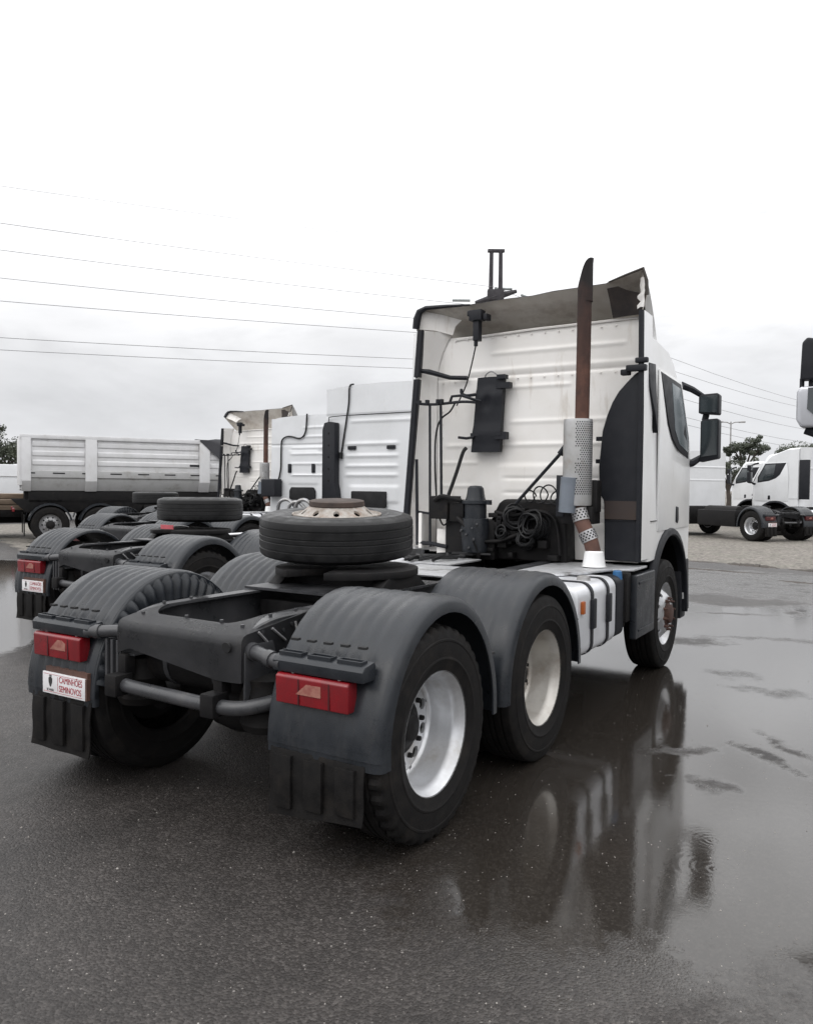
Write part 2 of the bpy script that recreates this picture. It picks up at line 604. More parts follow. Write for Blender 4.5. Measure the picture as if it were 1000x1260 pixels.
m = bpy.data.materials.new('wet_asphalt')
m.use_nodes = True
nt = m.node_tree
bs = nt.nodes['Principled BSDF']
geo = N(nt, 'ShaderNodeNewGeometry')
pos = geo.outputs['Position']
aw = N(nt, 'ShaderNodeAttribute', _attribute_name='wet').outputs['Fac']
ag = N(nt, 'ShaderNodeAttribute', _attribute_name='gravel').outputs['Fac']
nb = N(nt, 'ShaderNodeTexNoise', Vector=pos, Scale=1.7, Detail=9.0, Roughness=0.66)
nmid = N(nt, 'ShaderNodeTexNoise', Vector=pos, Scale=9.0, Detail=7.0, Roughness=0.65)
nf = N(nt, 'ShaderNodeTexNoise', Vector=pos, Scale=150.0, Detail=3.0, Roughness=0.7)
vor = N(nt, 'ShaderNodeTexVoronoi', Vector=pos, Scale=95.0)
vor2 = N(nt, 'ShaderNodeTexVoronoi', Vector=pos, Scale=75.0)
brk = math_(nt, 'ADD', math_(nt, 'MULTIPLY', math_(nt, 'SUBTRACT', nb.outputs[0], 0.5), 1.0),
            math_(nt, 'ADD', math_(nt, 'MULTIPLY', math_(nt, 'SUBTRACT', nmid.outputs[0], 0.5), 0.7),
                  math_(nt, 'MULTIPLY', math_(nt, 'SUBTRACT', N(nt, 'ShaderNodeTexNoise', Vector=pos, Scale=38.0, Detail=5.0, Roughness=0.7).outputs[0], 0.5), 0.42)))
w0 = math_(nt, 'ADD', aw, brk)
W = ramp(nt, w0, [(0.34, 0.0), (0.55, 0.6), (0.80, 1.0)])
Wt = N(nt, 'ShaderNodeRGBToBW', Color=W).outputs[0]
# asphalt: dark binder with paler chips
chips = ramp(nt, vor.outputs['Color'], [(0.45, 0.0), (0.95, 1.0)])
asph = mixc(nt, chips, (0.024, 0.0208, 0.0192), (0.062, 0.0555, 0.0520))
spk = ramp(nt, vor2.outputs['Color'], [(0.90, 0.0), (0.97, 1.0)])
spd = ramp(nt, vor2.outputs['Distance'], [(0.25, 1.0), (0.42, 0.0)])
spk2 = mixc(nt, 1.0, spk, spd, 'MULTIPLY')
asph = mixc(nt, spk2, asph, (0.20, 0.185, 0.175))
nlow = N(nt, 'ShaderNodeTexNoise', Vector=pos, Scale=0.55, Detail=5.0, Roughness=0.6)
stain = mixc(nt, 1.0, ramp(nt, nb.outputs[0], [(0.35, 0.72), (0.65, 1.2)]), ramp(nt, nlow.outputs[0], [(0.38, 0.78), (0.62, 1.18)]), 'MULTIPLY')
asph = mixc(nt, 1.0, asph, stain, 'MULTIPLY')
under = mixc(nt, chips, (0.0240, 0.0205, 0.0175), (0.040, 0.0350, 0.0305))
col = mixc(nt, Wt, asph, under)
gst = N(nt, 'ShaderNodeTexVoronoi', Vector=pos, Scale=14.0)
gcol = mixc(nt, ramp(nt, gst.outputs['Color'], [(0.2, 0.0), (0.9, 1.0)]), (0.105, 0.094, 0.084), (0.27, 0.243, 0.218))
gcol = mixc(nt, ramp(nt, nb.outputs[0], [(0.4, 0.0), (0.7, 0.7)]), gcol, (0.15, 0.15, 0.12))
G = ramp(nt, math_(nt, 'ADD', ag, math_(nt, 'MULTIPLY', brk, 0.6)), [(0.42, 0.0), (0.58, 1.0)])
Gt = N(nt, 'ShaderNodeRGBToBW', Color=G).outputs[0]
col = mixc(nt, Gt, col, gcol)
nt.links.new(col, bs.inputs['Base Color'])
rdry = math_(nt, 'ADD', 0.36, math_(nt, 'MULTIPLY', nmid.outputs[0], 0.30))
r = mixf(nt, Wt, rdry, math_(nt, 'ADD', 0.045, math_(nt, 'MULTIPLY', nmid.outputs[0], 0.07)))
r = mixf(nt, Gt, r, 0.85)
nt.links.new(r, bs.inputs['Roughness'])
bs.inputs['IOR'].default_value = 1.6
nt.links.new(mixf(nt, Wt, 0.30, 0.5), bs.inputs['Specular IOR Level'])
hgt = math_(nt, 'ADD', math_(nt, 'MULTIPLY', vor.outputs['Distance'], -0.9), math_(nt, 'MULTIPLY', nf.outputs[0], 0.8))
hdry = math_(nt, 'MULTIPLY', hgt, math_(nt, 'SUBTRACT', 1.0, math_(nt, 'MULTIPLY', Wt, 0.985)))
hg = math_(nt, 'MULTIPLY', math_(nt, 'MULTIPLY', gst.outputs['Distance'], -8.0), Gt)
# rain rings on the water and a faint wind ripple
hr = math_(nt, 'MULTIPLY', N(nt, 'ShaderNodeTexNoise', Vector=pos, Scale=16.0, Detail=3.0).outputs[0], 0.07)
for cx, cy, k, ext in ((2.43, 0.42, 170, 9), (2.36, 0.72, 210, 16), (2.2, 3.1, 160, 10), (1.7, 3.4, 170, 9)):
    dn = N(nt, 'ShaderNodeVectorMath', _operation='DISTANCE', i0=pos, i1=(cx, cy, 0))
    dd = dn.outputs['Value']
    wv = math_(nt, 'MULTIPLY', math_(nt, 'SINE', math_(nt, 'MULTIPLY', dd, k)), math_(nt, 'EXPONENT', math_(nt, 'MULTIPLY', dd, -ext)))
    hr = math_(nt, 'ADD', hr, math_(nt, 'MULTIPLY', wv, 0.032))
hw = math_(nt, 'MULTIPLY', hr, Wt)
bp = N(nt, 'ShaderNodeBump', Height=math_(nt, 'ADD', math_(nt, 'ADD', hdry, hw), hg), Strength=0.55, Distance=0.006)
nt.links.new(bp.outputs[0], bs.inputs['Normal'])
gm.materials.append(m)


# low dark ridge of soil where the asphalt ends
soil = M('dark_wet_soil', (0.040, 0.033, 0.027), (0.075, 0.064, 0.055), scale=6, rough=0.75, bump=0.6, bscale=30)
rs = random.Random(31)
for (xa, ya, xb, yb, wd, hh) in ((-3.2, 16.6, -0.3, 16.35, 0.10, 0.025), (-0.25, 16.3, 0.95, 15.85, 0.22, 0.06), (1.15, 15.75, 3.2, 15.2, 0.22, 0.055), (-2.5, 14.9, 0.9, 14.3, 0.09, 0.022), (1.2, 13.2, 2.6, 12.9, 0.10, 0.02)):
    b = bmn()
    rows = []
    n_ = 26
    for k in range(n_ + 1):
        t = k / n_
        cx_, cy_ = xa + (xb - xa) * t + rs.uniform(-.03, .03), ya + (yb - ya) * t + rs.uniform(-.06, .06)
        e = math.sin(PI * t) ** 0.5 * rs.uniform(0.55, 1.15)
        rows.append([(cx_, cy_ + wd * e * q, hh * e * (1 - q * q) - (0.004 if abs(q) == 1 else 0)) for q in (-1, -0.6, 0, 0.5, 1)])
    grid(b, rows)
    o = mk('soil_ridge', b, soil, ang=60, whole=True)
    o['kind'] = 'structure'

# loose grit on the asphalt, too many to count
b = bmn()
rg = random.Random(12)
for k in range(2600):
    dist = 1.2 + 7.5 * rg.random() ** 1.6
    ang = rad(32) + rg.uniform(-0.55, 0.55)
    px_, py_ = 3.0765 - math.sin(ang) * dist, -3.305 + math.cos(ang) * dist
    r_ = rg.choice((0.0018, 0.0025, 0.003, 0.004)) * (1.9 if rg.random() < 0.02 else 1)
    vs = []
    for q in range(5):
        a = q * 2 * PI / 5 + rg.uniform(-.3, .3)
        vs.append(b.verts.new((px_ + r_ * math.cos(a) * rg.uniform(.7, 1.2), py_ + r_ * math.sin(a) * rg.uniform(.7, 1.2), 0.0)))
    top = b.verts.new((px_, py_, r_ * 0.9))
    for q in range(5):
        b.faces.new((vs[q], vs[(q + 1) % 5], top))
grit = mk('grit', b, M('pale_grit', (0.30, 0.28, 0.26), (0.12, 0.11, 0.10), scale=3, lo=0.35, hi=0.6, rough=0.8), ang=180)
grit['kind'] = 'stuff'


# ------------------------------------------------------------------ wheels (axle along local x, outer side +x)
def tyre_bm(notched=True, w=0.145, R=0.521, n=160):
    s = w / 0.145
    half = [(0.290, 0.104), (0.297, 0.126), (0.312, 0.131), (0.330, 0.1385), (0.352, 0.1435), (0.356, 0.1465), (0.364, 0.1465), (0.368, 0.1445),
            (0.405, 0.1460), (0.440, 0.1430), (0.444, 0.1450), (0.452, 0.1445), (0.456, 0.1405), (0.482, 0.134), (0.502, 0.127), (0.512, 0.117), (0.5165, 0.100),
            (0.519, 0.074), (0.506, 0.072), (0.506, 0.062), (0.5205, 0.060), (0.521, 0.024), (0.507, 0.022), (0.507, 0.012), (0.521, 0.010)]
    prof = [(r, x * s) for r, x in half] + [(r, -x * s) for r, x in reversed(half)]
    L = len(half)
    sh = {14, 15, 16, 17} | {2 * L - 1 - k for k in (14, 15, 16, 17)}

    def notch(i, j):
        if notched and i in sh and j % 4 in (2, 3):
            return -0.0135
        return 0.0
    b = bmn()
    lathe(b, prof, n, 'x', notch=notch if notched else None)
    return b


def holed_disc(bm, r0, r1, x, n, rc, rh, dx=0.012, x1=None):
    """annulus r0..r1 with n round holes at rc; x may slope from x (r0) to x1 (r1)"""
    x1 = x if x1 is None else x1

    def P(a, r, off=0.0):
        xx = x + (x1 - x) * (r - r0) / (r1 - r0) + off
        return Vector((xx, r * math.cos(a), r * math.sin(a)))
    st = 2 * PI / n
    for k in range(n):
        a0, a1, am = k * st - st / 2, k * st + st / 2, k * st
        outer = []
        for (a, r) in ((a1, rc), (a1, r1), (am, r1), (a0, r1), (a0, rc), (a0, r0), (am, r0), (a1, r0)):
            outer.append((a, r))
        hole = []
        for q in range(8):
            t = q * PI / 4
            # q=0 is along +angle, counter-clockwise towards larger radius
            hole.append((am + rh * math.cos(t) / rc, rc + rh * math.sin(t)))
        ov = [bm.verts.new(P(*p)) for p in outer]
        hv = [bm.verts.new(P(*p)) for p in hole]
        iv = [bm.verts.new(P(p[0], p[1], -0.016)) for p in hole]
        ring_faces(bm, ov, hv)
        ring_faces(bm, hv, iv)


def make_wheel(kind, tyre_src, name='wheel', rim_mat=alu):
    """returns a wheel object at the origin; kind: dual / single"""
    b = bmn()
    if kind == 'dual':
        lathe(b, [(0.290, 0.108), (0.304, 0.118), (0.305, 0.125), (0.299, 0.127), (0.292, 0.118), (0.284, 0.106), (0.276, 0.098), (0.266, 0.075),
                  (0.262, 0.06), (0.262, 0.02), (0.256, 0.005), (0.254, -0.05), (0.248, -0.065), (0.238, -0.072)], 72)
        holed_disc(b, 0.135, 0.238, -0.066, 10, 0.203, 0.030, x1=-0.072)
        lathe(b, [(0.290, -0.108), (0.304, -0.12), (0.262, -0.10), (0.262, -0.07)], 48)
        bmesh.ops.remove_doubles(b, verts=b.verts[:], dist=0.0004)
        w = mk(name, b, rim_mat, ang=40)
        b = bmn()
        lathe(b, [(0.0, -0.005), (0.055, -0.005), (0.068, -0.012), (0.078, -0.03), (0.105, -0.05), (0.132, -0.058), (0.140, -0.066)], 32)
        for k in range(10):
            a = k * PI / 5 + PI / 10
            p = Vector((0, math.cos(a) * 0.1675, math.sin(a) * 0.1675))
            cyl(b, p + Vector((-0.07, 0, 0)), p + Vector((-0.046, 0, 0)), 0.014, 0.012, 6)
        mk('hub', b, dark_m, w)
        b = bmn()
        lathe(b, [(0.05, -0.09), (0.245, -0.09), (0.245, -0.35), (0.05, -0.35)], 32)
        mk('brake_drum', b, dark_m, w)
    else:
        lathe(b, [(0.290, 0.108), (0.304, 0.118), (0.305, 0.125), (0.299, 0.127), (0.290, 0.116), (0.278, 0.104), (0.268, 0.080), (0.262, 0.07), (0.250, 0.072)], 72)
        holed_disc(b, 0.176, 0.250, 0.140, 10, 0.214, 0.024, x1=0.072)
        lathe(b, [(0.176, 0.140), (0.168, 0.146), (0.120, 0.146)], 48)
        lathe(b, [(0.290, -0.108), (0.304, -0.12), (0.262, -0.10), (0.262, 0.03)], 48)
        bmesh.ops.remove_doubles(b, verts=b.verts[:], dist=0.0004)
        w = mk(name, b, rim_mat, ang=40)
        b = bmn()
        lathe(b, [(0.0, 0.19), (0.07, 0.19), (0.088, 0.182), (0.092, 0.155), (0.122, 0.148)], 32)
        mk('hub', b, rust if rim_mat is not rim_grey else dark_m, w)
        b = bmn()
        for k in range(10):
            a = k * PI / 5
            p = Vector((0, math.cos(a) * 0.1455, math.sin(a) * 0.1455))
            cyl(b, p + Vector((0.144, 0, 0)), p + Vector((0.176, 0, 0)), 0.016, 0.014, 6)
            cyl(b, p + Vector((0.176, 0, 0)), p + Vector((0.190, 0, 0)), 0.009, 0.009, 8)
        mk('wheel_nuts', b, rust if rim_mat is not rim_grey else dark_m, w)
        b = bmn()
        lathe(b, [(0.05, 0.03), (0.235, 0.03), (0.235, -0.15), (0.05, -0.15)], 32)
        mk('brake_drum', b, dark_m, w)
    t = inst(tyre_src, w)
    return w


def wheel_copy(w, parent, loc, flip, spin=0.0):
    c = copy_tree(w, parent)
    c.location = loc
    c.rotation_euler = (spin, 0, PI if flip else 0)
    return c


tyre_lug = mk('tyre', tyre_bm(True), rubber, ang=28)
tyre_rib = mk('tyre', tyre_bm(False, n=96), rubber, ang=28)
wheel_dual = make_wheel('dual', tyre_lug)
wheel_dual_dull = make_wheel('dual', tyre_rib, rim_mat=alu_dull)
wheel_front = make_wheel('single', tyre_rib)
wheel_grey = make_wheel('single', tyre_rib, rim_mat=rim_grey)


# ------------------------------------------------------------------ tractor chassis, built once and copied
def mudguard(parent, s, yc, front, rear_tail):
    """half-round mudguard over a dual wheel; s = side, yc = wheel centre"""
    path = []
    if rear_tail:
        path += [(-0.530, 0.475), (-0.533, 0.56)]
        a_r = 0.585
        cy = 0.05
    else:
        path += [(-0.640, 0.475)]
        a_r = 0.640
        cy = 0.0
    for k in range(0, 25):
        a = PI - PI * k / 24
        aa = a_r if a > PI / 2 else 0.645 - cy
        path.append((cy + aa * math.cos(a), 0.52 + 0.655 * math.sin(a)))
    path.append((0.645, 0.475 if not front else 0.50))
    # cross section: (x, offset along outward normal)
    cs = [(0.622, -0.030), (0.622, -0.006), (0.628, 0.0)]
    for k in range(7):
        x = 0.655 + k * 0.075
        d = 0.009 if s < 0 else 0.004
        cs += [(x, 0.0), (x + 0.016, d), (x + 0.042, d), (x + 0.058, 0.0)]
    cs += [(1.195, 0.0), (1.222, -0.003), (1.243, -0.014), (1.254, -0.032), (1.256, -0.078), (1.247, -0.078), (1.243, -0.036), (1.228, -0.018),
           (1.195, -0.010), (0.64, -0.010), (0.63, -0.030)]
    rows = []
    n = len(path)
    for i, (y, z) in enumerate(path):
        a = path[max(i - 1, 0)]
        c = path[min(i + 1, n - 1)]
        ty, tz = c[0] - a[0], c[1] - a[1]
        L = math.hypot(ty, tz)
        ny_, nz_ = -tz / L, ty / L
        row = []
        for x, off in cs:
            o_ = off
            row.append((s * x, yc + y + ny_ * o_, z + nz_ * o_))
        rows.append(row)
    b = bmn()
    grid(b, rows, closed=True)
    g = mk('mudguard', b, fender_m, parent, ang=50)
    if s < 0 and rear_tail:
        # turned-down inner edge, pleated where it is pressed round the arch
        rows = []
        for i, (y, z) in enumerate(path[3:26]):
            a_ = math.atan2(z - 0.40, y)
            for q in range(4):
                pl_q = (0.0, 0.004, 0.034, 0.004)[q]
                yy = y + (path[4 + i][0] - y) * q / 4
                zz = z + (path[4 + i][1] - z) * q / 4
                row = []
                for dep, k_ in ((-0.002, 0.0), (0.012, 0.5), (0.05, 1.0), (0.11, 0.7), (0.16, 0.5)):
                    row.append((s * (0.632 - 0.045 * min(1, dep / 0.05) + pl_q * k_), yc + yy - math.cos(a_) * dep, zz - math.sin(a_) * dep))
                rows.append(row)
        b = bmn()
        grid(b, rows)
        mk('inner_skirt', b, fender_m, g, ang=45)
    # mounting slots above the lamp bracket
    b = bmn()
    if rear_tail:
        for k in range(5):
            x = 0.72 + k * 0.095
            box(b, s * x - 0.020, s * x + 0.020, yc - 0.460, yc - 0.435, 0.985, 0.996)
    box(b, s * 1.20 - 0.02, s * 1.20 + 0.02, yc + 0.615, yc + 0.647, 0.79, 0.80)
    mk('slots', b, concave_dark, g)
    return g


def mud_flap(parent, s, y, z0, z1, x0=0.645, x1=1.172, tilt=0.0):
    b = bmn()
    xa, xb = min(s * x0, s * x1), max(s * x0, s * x1)
    rows = []
    for k in range(9):
        z = z0 + (z1 - z0) * k / 8
        dy = 0.005 * math.sin(k * 0.9) - 0.010 * (1 - k / 8) ** 2
        rows.append([(xa + (xb - xa) * q / 10, y + dy + 0.004 * math.sin(q * 1.1 + k * .3), z + tilt * q / 10 * (1 - k / 8)) for q in range(11)])
    front = grid(b, rows)
    back = grid(b, [[(p[0], p[1] + 0.010, p[2]) for p in r_] for r_ in rows])
    for A in (0, -1):
        ring_faces(b, front[A], back[A], False)
        ring_faces(b, [r_[A] for r_ in front], [r_[A] for r_ in back], False)
    for q in (0.17, 0.5, 0.83):
        x = xa + (xb - xa) * q
        box(b, x - 0.05, x + 0.05, y - 0.022, y + 0.004, z0 + 0.04 + tilt * q, z1 - 0.02)
    return mk('mud_flap', b, rubber, parent, bevel=0.003)


def tail_lamp(parent, s):
    b = bmn()
    xa, xb = sorted((s * (0.72 if s < 0 else 0.69), s * (1.134 if s < 0 else 1.095)))
    prism(b, [(-0.600, 0.716), (-0.605, 0.84), (-0.590, 0.851), (-0.530, 0.851), (-0.530, 0.716)], 'x', xa, xb)
    lm = mk('tail_lamp', b, red_lens, parent, bevel=0.008, seg=3, loc=(0, 0.048, 0))
    b = bmn()
    c = s * 0.90
    p = [(c - 0.075, 0.765), (c + 0.06, 0.765), (c + 0.06, 0.806), (c + 0.03, 0.822), (c - 0.01, 0.822)]
    if s > 0:
        p = [(c - 0.09, 0.768), (c + 0.05, 0.768), (c + 0.05, 0.818), (c - 0.03, 0.818)]
    prism(b, p, 'y', -0.606, -0.600)
    mk('reflector', b, pale_lens, lm)
    for x_ in (xa + 0.135, xb - 0.10):
        b = bmn()
        box(b, x_ - 0.004, x_ + 0.004, -0.6055, -0.596, 0.722, 0.836)
        mk('lens_joint', b, M('dark_red_joint', (0.06, 0.006, 0.008), rough=0.4) if 'dark_red_joint' not in bpy.data.materials else bpy.data.materials['dark_red_joint'], lm)
    b = bmn()
    for x in (xa + 0.075, xb - 0.07):
        cyl(b, (x, -0.565, 0.845), (x, -0.565, 0.858), 0.010, n=10)
    mk('lamp_screws', b, steel, lm)
    b = bmn()
    box(b, xa + 0.02, xb - 0.02, -0.531, -0.50, 0.725, 0.845)
    mk('lamp_backing', b, plastic, lm)
    # bracket over the lamp with three pressed recesses
    b = bmn()
    xa, xb = sorted((s * 0.66, s * 1.165))
    prism(b, [(-0.590, 0.856), (-0.595, 0.905), (-0.575, 0.925), (-0.500, 0.938), (-0.490, 0.920), (-0.490, 0.856)], 'x', xa, xb)
    br = mk('lamp_bracket', b, fender_m, parent, bevel=0.008, loc=(0, 0.05, 0))
    b = bmn()
    for k in range(3):
        x = xa + 0.085 + k * 0.165
        for (u0, u1, v0, v1) in ((x - 0.065, x + 0.065, -0.525, -0.518), (x - 0.065, x + 0.065, -0.57, -0.562), (x - 0.065, x - 0.058, -0.565, -0.52), (x + 0.058, x + 0.065, -0.565, -0.52)):
            box(b, u0, u1, v0, v1, 0.922, 0.945)
    mk('bracket_ribs', b, fender_m, br, bevel=0.002, seg=1)
    b = bmn()
    x0 = s * 0.40
    tube(b, smooth_path([(x0, -0.44, 0.905), (s * 0.50, -0.47, 0.903), (s * 0.60, -0.50, 0.895), (s * 0.70, -0.515, 0.885)], 4), 0.034, 14)
    cyl(b, (s * 0.455, -0.455, 0.904), (s * 0.49, -0.465, 0.903), 0.042, n=14)
    cyl(b, (s * 0.60, -0.50, 0.895), (s * 0.635, -0.507, 0.891), 0.041, n=14)
    mk('lamp_arm', b, frame_m, parent)
    return lm


def frame_top(y):
    if y > -0.18:
        return 1.04
    t = (-0.18 - y) / 0.34
    return 1.04 - 0.075 * t * t


def chassis(root, tandem=True, yoff=0.0, plates=True, dull=True, y_front=4.455):
    """everything between the wheels and the cab; yoff shifts the front axle"""
    yf = y_front + yoff
    # rails
    for s in (-1, 1):
        b = bmn()
        rows = []
        for y in [-0.50, -0.46, -0.42, -0.36, -0.30, -0.24, -0.18, -0.1, 0.3, 1.0, 2.5, yf + 0.2]:
            zt = frame_top(y)
            zb = 0.79 if y < 0.6 else 0.77
            rows.append([(s * 0.335, y, zt), (s * 0.425, y, zt), (s * 0.432, y, zt - 0.008), (s * 0.432, y, zb), (s * 0.335, y, zb), (s * 0.335, y, zb + 0.01),
                         (s * 0.420, y, zb + 0.01), (s * 0.420, y, zt - 0.014), (s * 0.335, y, zt - 0.014)])
        vr = grid(b, rows, closed=True)
        b.faces.new(vr[0]); b.faces.new(vr[-1])
        rail = mk('frame_rail', b, frame_m, root, ang=40)
        b = bmn()
        rnd = random.Random(3)
        for k in range(16):
            y, z = -0.36 + 0.075 * (k % 8) + rnd.uniform(-.01, .01), 0.98 - 0.10 * (k // 8) + rnd.uniform(-.015, .015)
            if z > frame_top(y) - 0.03:
                continue
            cyl(b, (s * 0.430, y, z), (s * 0.446, y, z), 0.011, n=8)
        mk('bolts', b, frame_m, rail)
        b = bmn()
        tube(b, [(s * 0.445, -0.40, 0.985), (s * 0.448, -0.33, 0.92), (s * 0.446, -0.30, 0.90)], 0.007, 6)
        tube(b, [(s * 0.445, -0.30, 0.99), (s * 0.448, -0.20, 0.915)], 0.007, 6)
        tube(b, [(s * 0.445, -0.12, 1.0), (s * 0.452, -0.11, 0.93), (s * 0.446, -0.135, 0.905)], 0.007, 6)
        mk('brake_pipes', b, steel, rail)
    # end crossmember: pressed plate with a big rounded cut-out, rolled over at the back
    b = bmn()
    xs_out = 0.435
    hole = []
    for k in range(13):
        a = PI + PI * k / 12
        cx = -0.22 if a < 1.5 * PI else 0.22
        hole.append((cx + 0.12 * math.cos(a), -0.25 + 0.16 * math.sin(a)))
    # strips from outer boundary to hole boundary
    outer = []
    for (hx, hy) in hole:
        t = (hx + 0.34) / 0.68
        outer.append((-0.445 + 0.89 * t, -0.505 + 0.02 * abs(2 * t - 1) ** 6))
    inner_row = [(-0.34, 0.05)] + hole + [(0.34, 0.05)]
    outer_row = [(-0.44, 0.05)] + outer + [(0.44, 0.05)]
    rows = []
    for t in (0.0, 0.25, 0.5, 0.75, 0.9, 1.0):
        rows.append([(a[0] + (c[0] - a[0]) * t, a[1] + (c[1] - a[1]) * t, frame_top(a[1] + (c[1] - a[1]) * t) + 0.004) for a, c in zip(inner_row, outer_row)])
    # rolled edge and rear face with an arched lower edge
    for dy, dz in ((-0.018, -0.008), (-0.030, -0.026), (-0.034, -0.05)):
        rows.append([(x, y + dy * (1 if 0 < i < len(outer_row) - 1 else 0), z + dz) for i, (x, y, z) in enumerate(rows[5])])
    base = rows[-1]
    for f in (0.35, 0.7, 1.0):
        row = []
        for i, (x, y, z) in enumerate(base):
            t = max(-1, min(1, x / 0.44))
            zl = 0.800 + 0.075 * max(0.0, 1 - (t * 1.2 + 0.2) ** 2) - 0.045 * max(0.0, min(1.0, (t - 0.1) / 0.4))
            row.append((x, y, z + (zl - z) * f))
        rows.append(row)
    grid(b, rows)
    bmesh.ops.solidify(b, geom=b.faces[:], thickness=0.010)
    cross = mk('rear_crossmember', b, frame_m, root, ang=45)
    b = bmn()
    cyl(b, (0.372, -0.535, 0.925), (0.372, -0.546, 0.924), 0.026, n=18)
    mk('tube_opening', b, concave_dark, cross)
    b = bmn()
    for (x, y) in ((-0.36, -0.42), (0.36, -0.42), (-0.05, -0.40), (0.2, -0.40), (-0.39, -0.25), (0.39, -0.25), (0.39, -0.05), (-0.39, -0.05)):
        z = frame_top(y) + 0.002
        cyl(b, (x, y, z), (x, y, z + 0.012), 0.010, n=8)
    mk('bolts', b, frame_m, cross)
    # side brackets hanging from the rail ends
    for s in (-1, 1):
        b = bmn()
        prism(b, [(-0.50, 0.90), (-0.44, 0.93), (-0.30, 0.93), (-0.26, 0.80), (-0.36, 0.62), (-0.47, 0.60), (-0.50, 0.66)], 'x', s * 0.440, s * 0.455)
        for x in ((0.475, 0.52, 0.565) if s < 0 else ()):
            box(b, s * x - 0.010, s * x + 0.010, -0.50, -0.40, 0.55, 0.86)
        if s < 0:
            box(b, -0.60, -0.455, -0.42, -0.405, 0.55, 0.86)
        mk('hanger_bracket', b, frame_m, root, bevel=0.005)
    # round bumper tube, clamps at both ends
    b = bmn()
    tube(b, smooth_path([(-0.43, -0.53, 0.645), (-0.3, -0.545, 0.64), (0.0, -0.55, 0.636), (0.30, -0.55, 0.634), (0.45, -0.53, 0.640), (0.56, -0.46, 0.665), (0.64, -0.36, 0.70)], 5), 0.036, 16)
    bar = mk('bumper_tube', b, frame_m, root)
    b = bmn()
    for x in (-0.40, 0.30):
        box(b, x - 0.045, x + 0.045, -0.605, -0.49, 0.585, 0.700)
        box(b, x - 0.03, x + 0.03, -0.53, -0.46, 0.68, 0.80)
    mk('tube_clamp', b, dark_m, bar, bevel=0.012)
    # air tank, axles, air bags, links
    b = bmn()
    lathe(b, [(0.0, -0.40), (0.08, -0.392), (0.125, -0.365), (0.138, -0.33), (0.138, 0.28), (0.125, 0.315), (0.08, 0.34), (0.0, 0.35)], 28, 'x', (0, -0.27, 0.755))
    mk('air_tank', b, dark_m, root)
    b = bmn()
    for x in (-0.2, 0.15):
        lathe(b, [(0.136, x - 0.016), (0.143, x - 0.016), (0.143, x + 0.016), (0.136, x + 0.016)], 28, 'x', (0, -0.27, 0.755))
    mk('tank_strap', b, frame_m, root)
    for y in ((0.0, 1.355) if tandem else (0.0,)):
        b = bmn()
        cyl(b, (-0.95, y, 0.52), (0.95, y, 0.52), 0.075, n=16)
        lathe(b, [(0.0, -0.27), (0.10, -0.25), (0.19, -0.13), (0.21, 0.0), (0.19, 0.13), (0.10, 0.25), (0.0, 0.27)], 20, 'x', (0, y, 0.53))
        mk('axle', b, dark_m, root)
        for s in (-1, 1):
            b = bmn()
            lathe(b, [(0.0, 0.50), (0.12, 0.50), (0.14, 0.54), (0.12, 0.60), (0.145, 0.65), (0.12, 0.72), (0.13, 0.76), (0.0, 0.77)], 20, 'z', (s * 0.46, y - 0.34, 0.0))
            mk('air_spring', b, rubber, root)
            b = bmn()
            cyl(b, (s * 0.52, y - 0.18, 0.48), (s * 0.52, y + 0.1, 0.52), 0.08, n=16)
            cyl(b, (s * 0.52, y - 0.30, 0.76), (s * 0.60, y - 0.18, 0.78), 0.075, 0.06, n=16)
            mk('brake_chamber', b, dark_m, root)
    b = bmn()
    for y in (0.55, 1.9, 2.7):
        box(b, -0.35, 0.35, y - 0.05, y + 0.05, 0.80, 0.98)
    cyl(b, (0, 0.1, 0.55), (0, yf - 0.9, 0.62), 0.055, n=12)
    box(b, -0.30, 0.30, yf - 1.4, yf + 0.4, 0.45, 0.93)
    mk('drive_line', b, dark_m, root)
    # fifth wheel
    yc = 0.95 if tandem else 0.25
    b = bmn()
    pts = []
    for k in range(40):
        a = 2 * PI * k / 40
        r_ = 0.47
        if rad(255) < a < rad(285):
            r_ = 0.12
        pts.append((r_ * math.cos(a), yc + 0.47 / 0.47 * r_ * math.sin(a)))
    prism(b, pts, 'z', 1.13, 1.175)
    prism(b, [(-0.40, 1.05), (0.40, 1.05), (0.30, 1.15), (-0.30, 1.15)], 'y', yc - 0.12, yc + 0.12)
    for s in (-1, 1):
        prism(b, [(yc - 0.30, 1.045), (yc + 0.30, 1.045), (yc + 0.14, 1.155), (yc - 0.14, 1.155)], 'x', s * 0.34, s * 0.44)
    f5 = mk('fifth_wheel', b, dark_m, root, bevel=0.006)
    b = bmn()
    box(b, -0.46, 0.46, yc - 0.48, yc + 0.48, 1.043, 1.058)
    mk('mounting_plate', b, frame_m, f5)
    # wheels, mudguards, flaps, lamps
    for s in (-1, 1):
        wheel_copy(wheel_dual, root, (s * 1.10, 0, 0.517), s < 0, 0.35)
        ti = inst(tyre_rib, root, (s * 0.765, 0, 0.517))
        if tandem:
            wheel_copy(wheel_dual_dull, root, (s * 1.10, 1.355, 0.517), s < 0, 1.1)
            inst(tyre_rib, root, (s * 0.765, 1.355, 0.517))
        wheel_copy(wheel_front, root, (s * 1.095, yf, 0.517), s < 0, 0.2)
        mudguard(root, s, 0.0, False, True)
        if tandem:
            mudguard(root, s, 1.355, True, False)
        mud_flap(root, s, -0.540, 0.190, 0.50, tilt=0.05 if s > 0 else 0.0)
        tail_lamp(root, s)
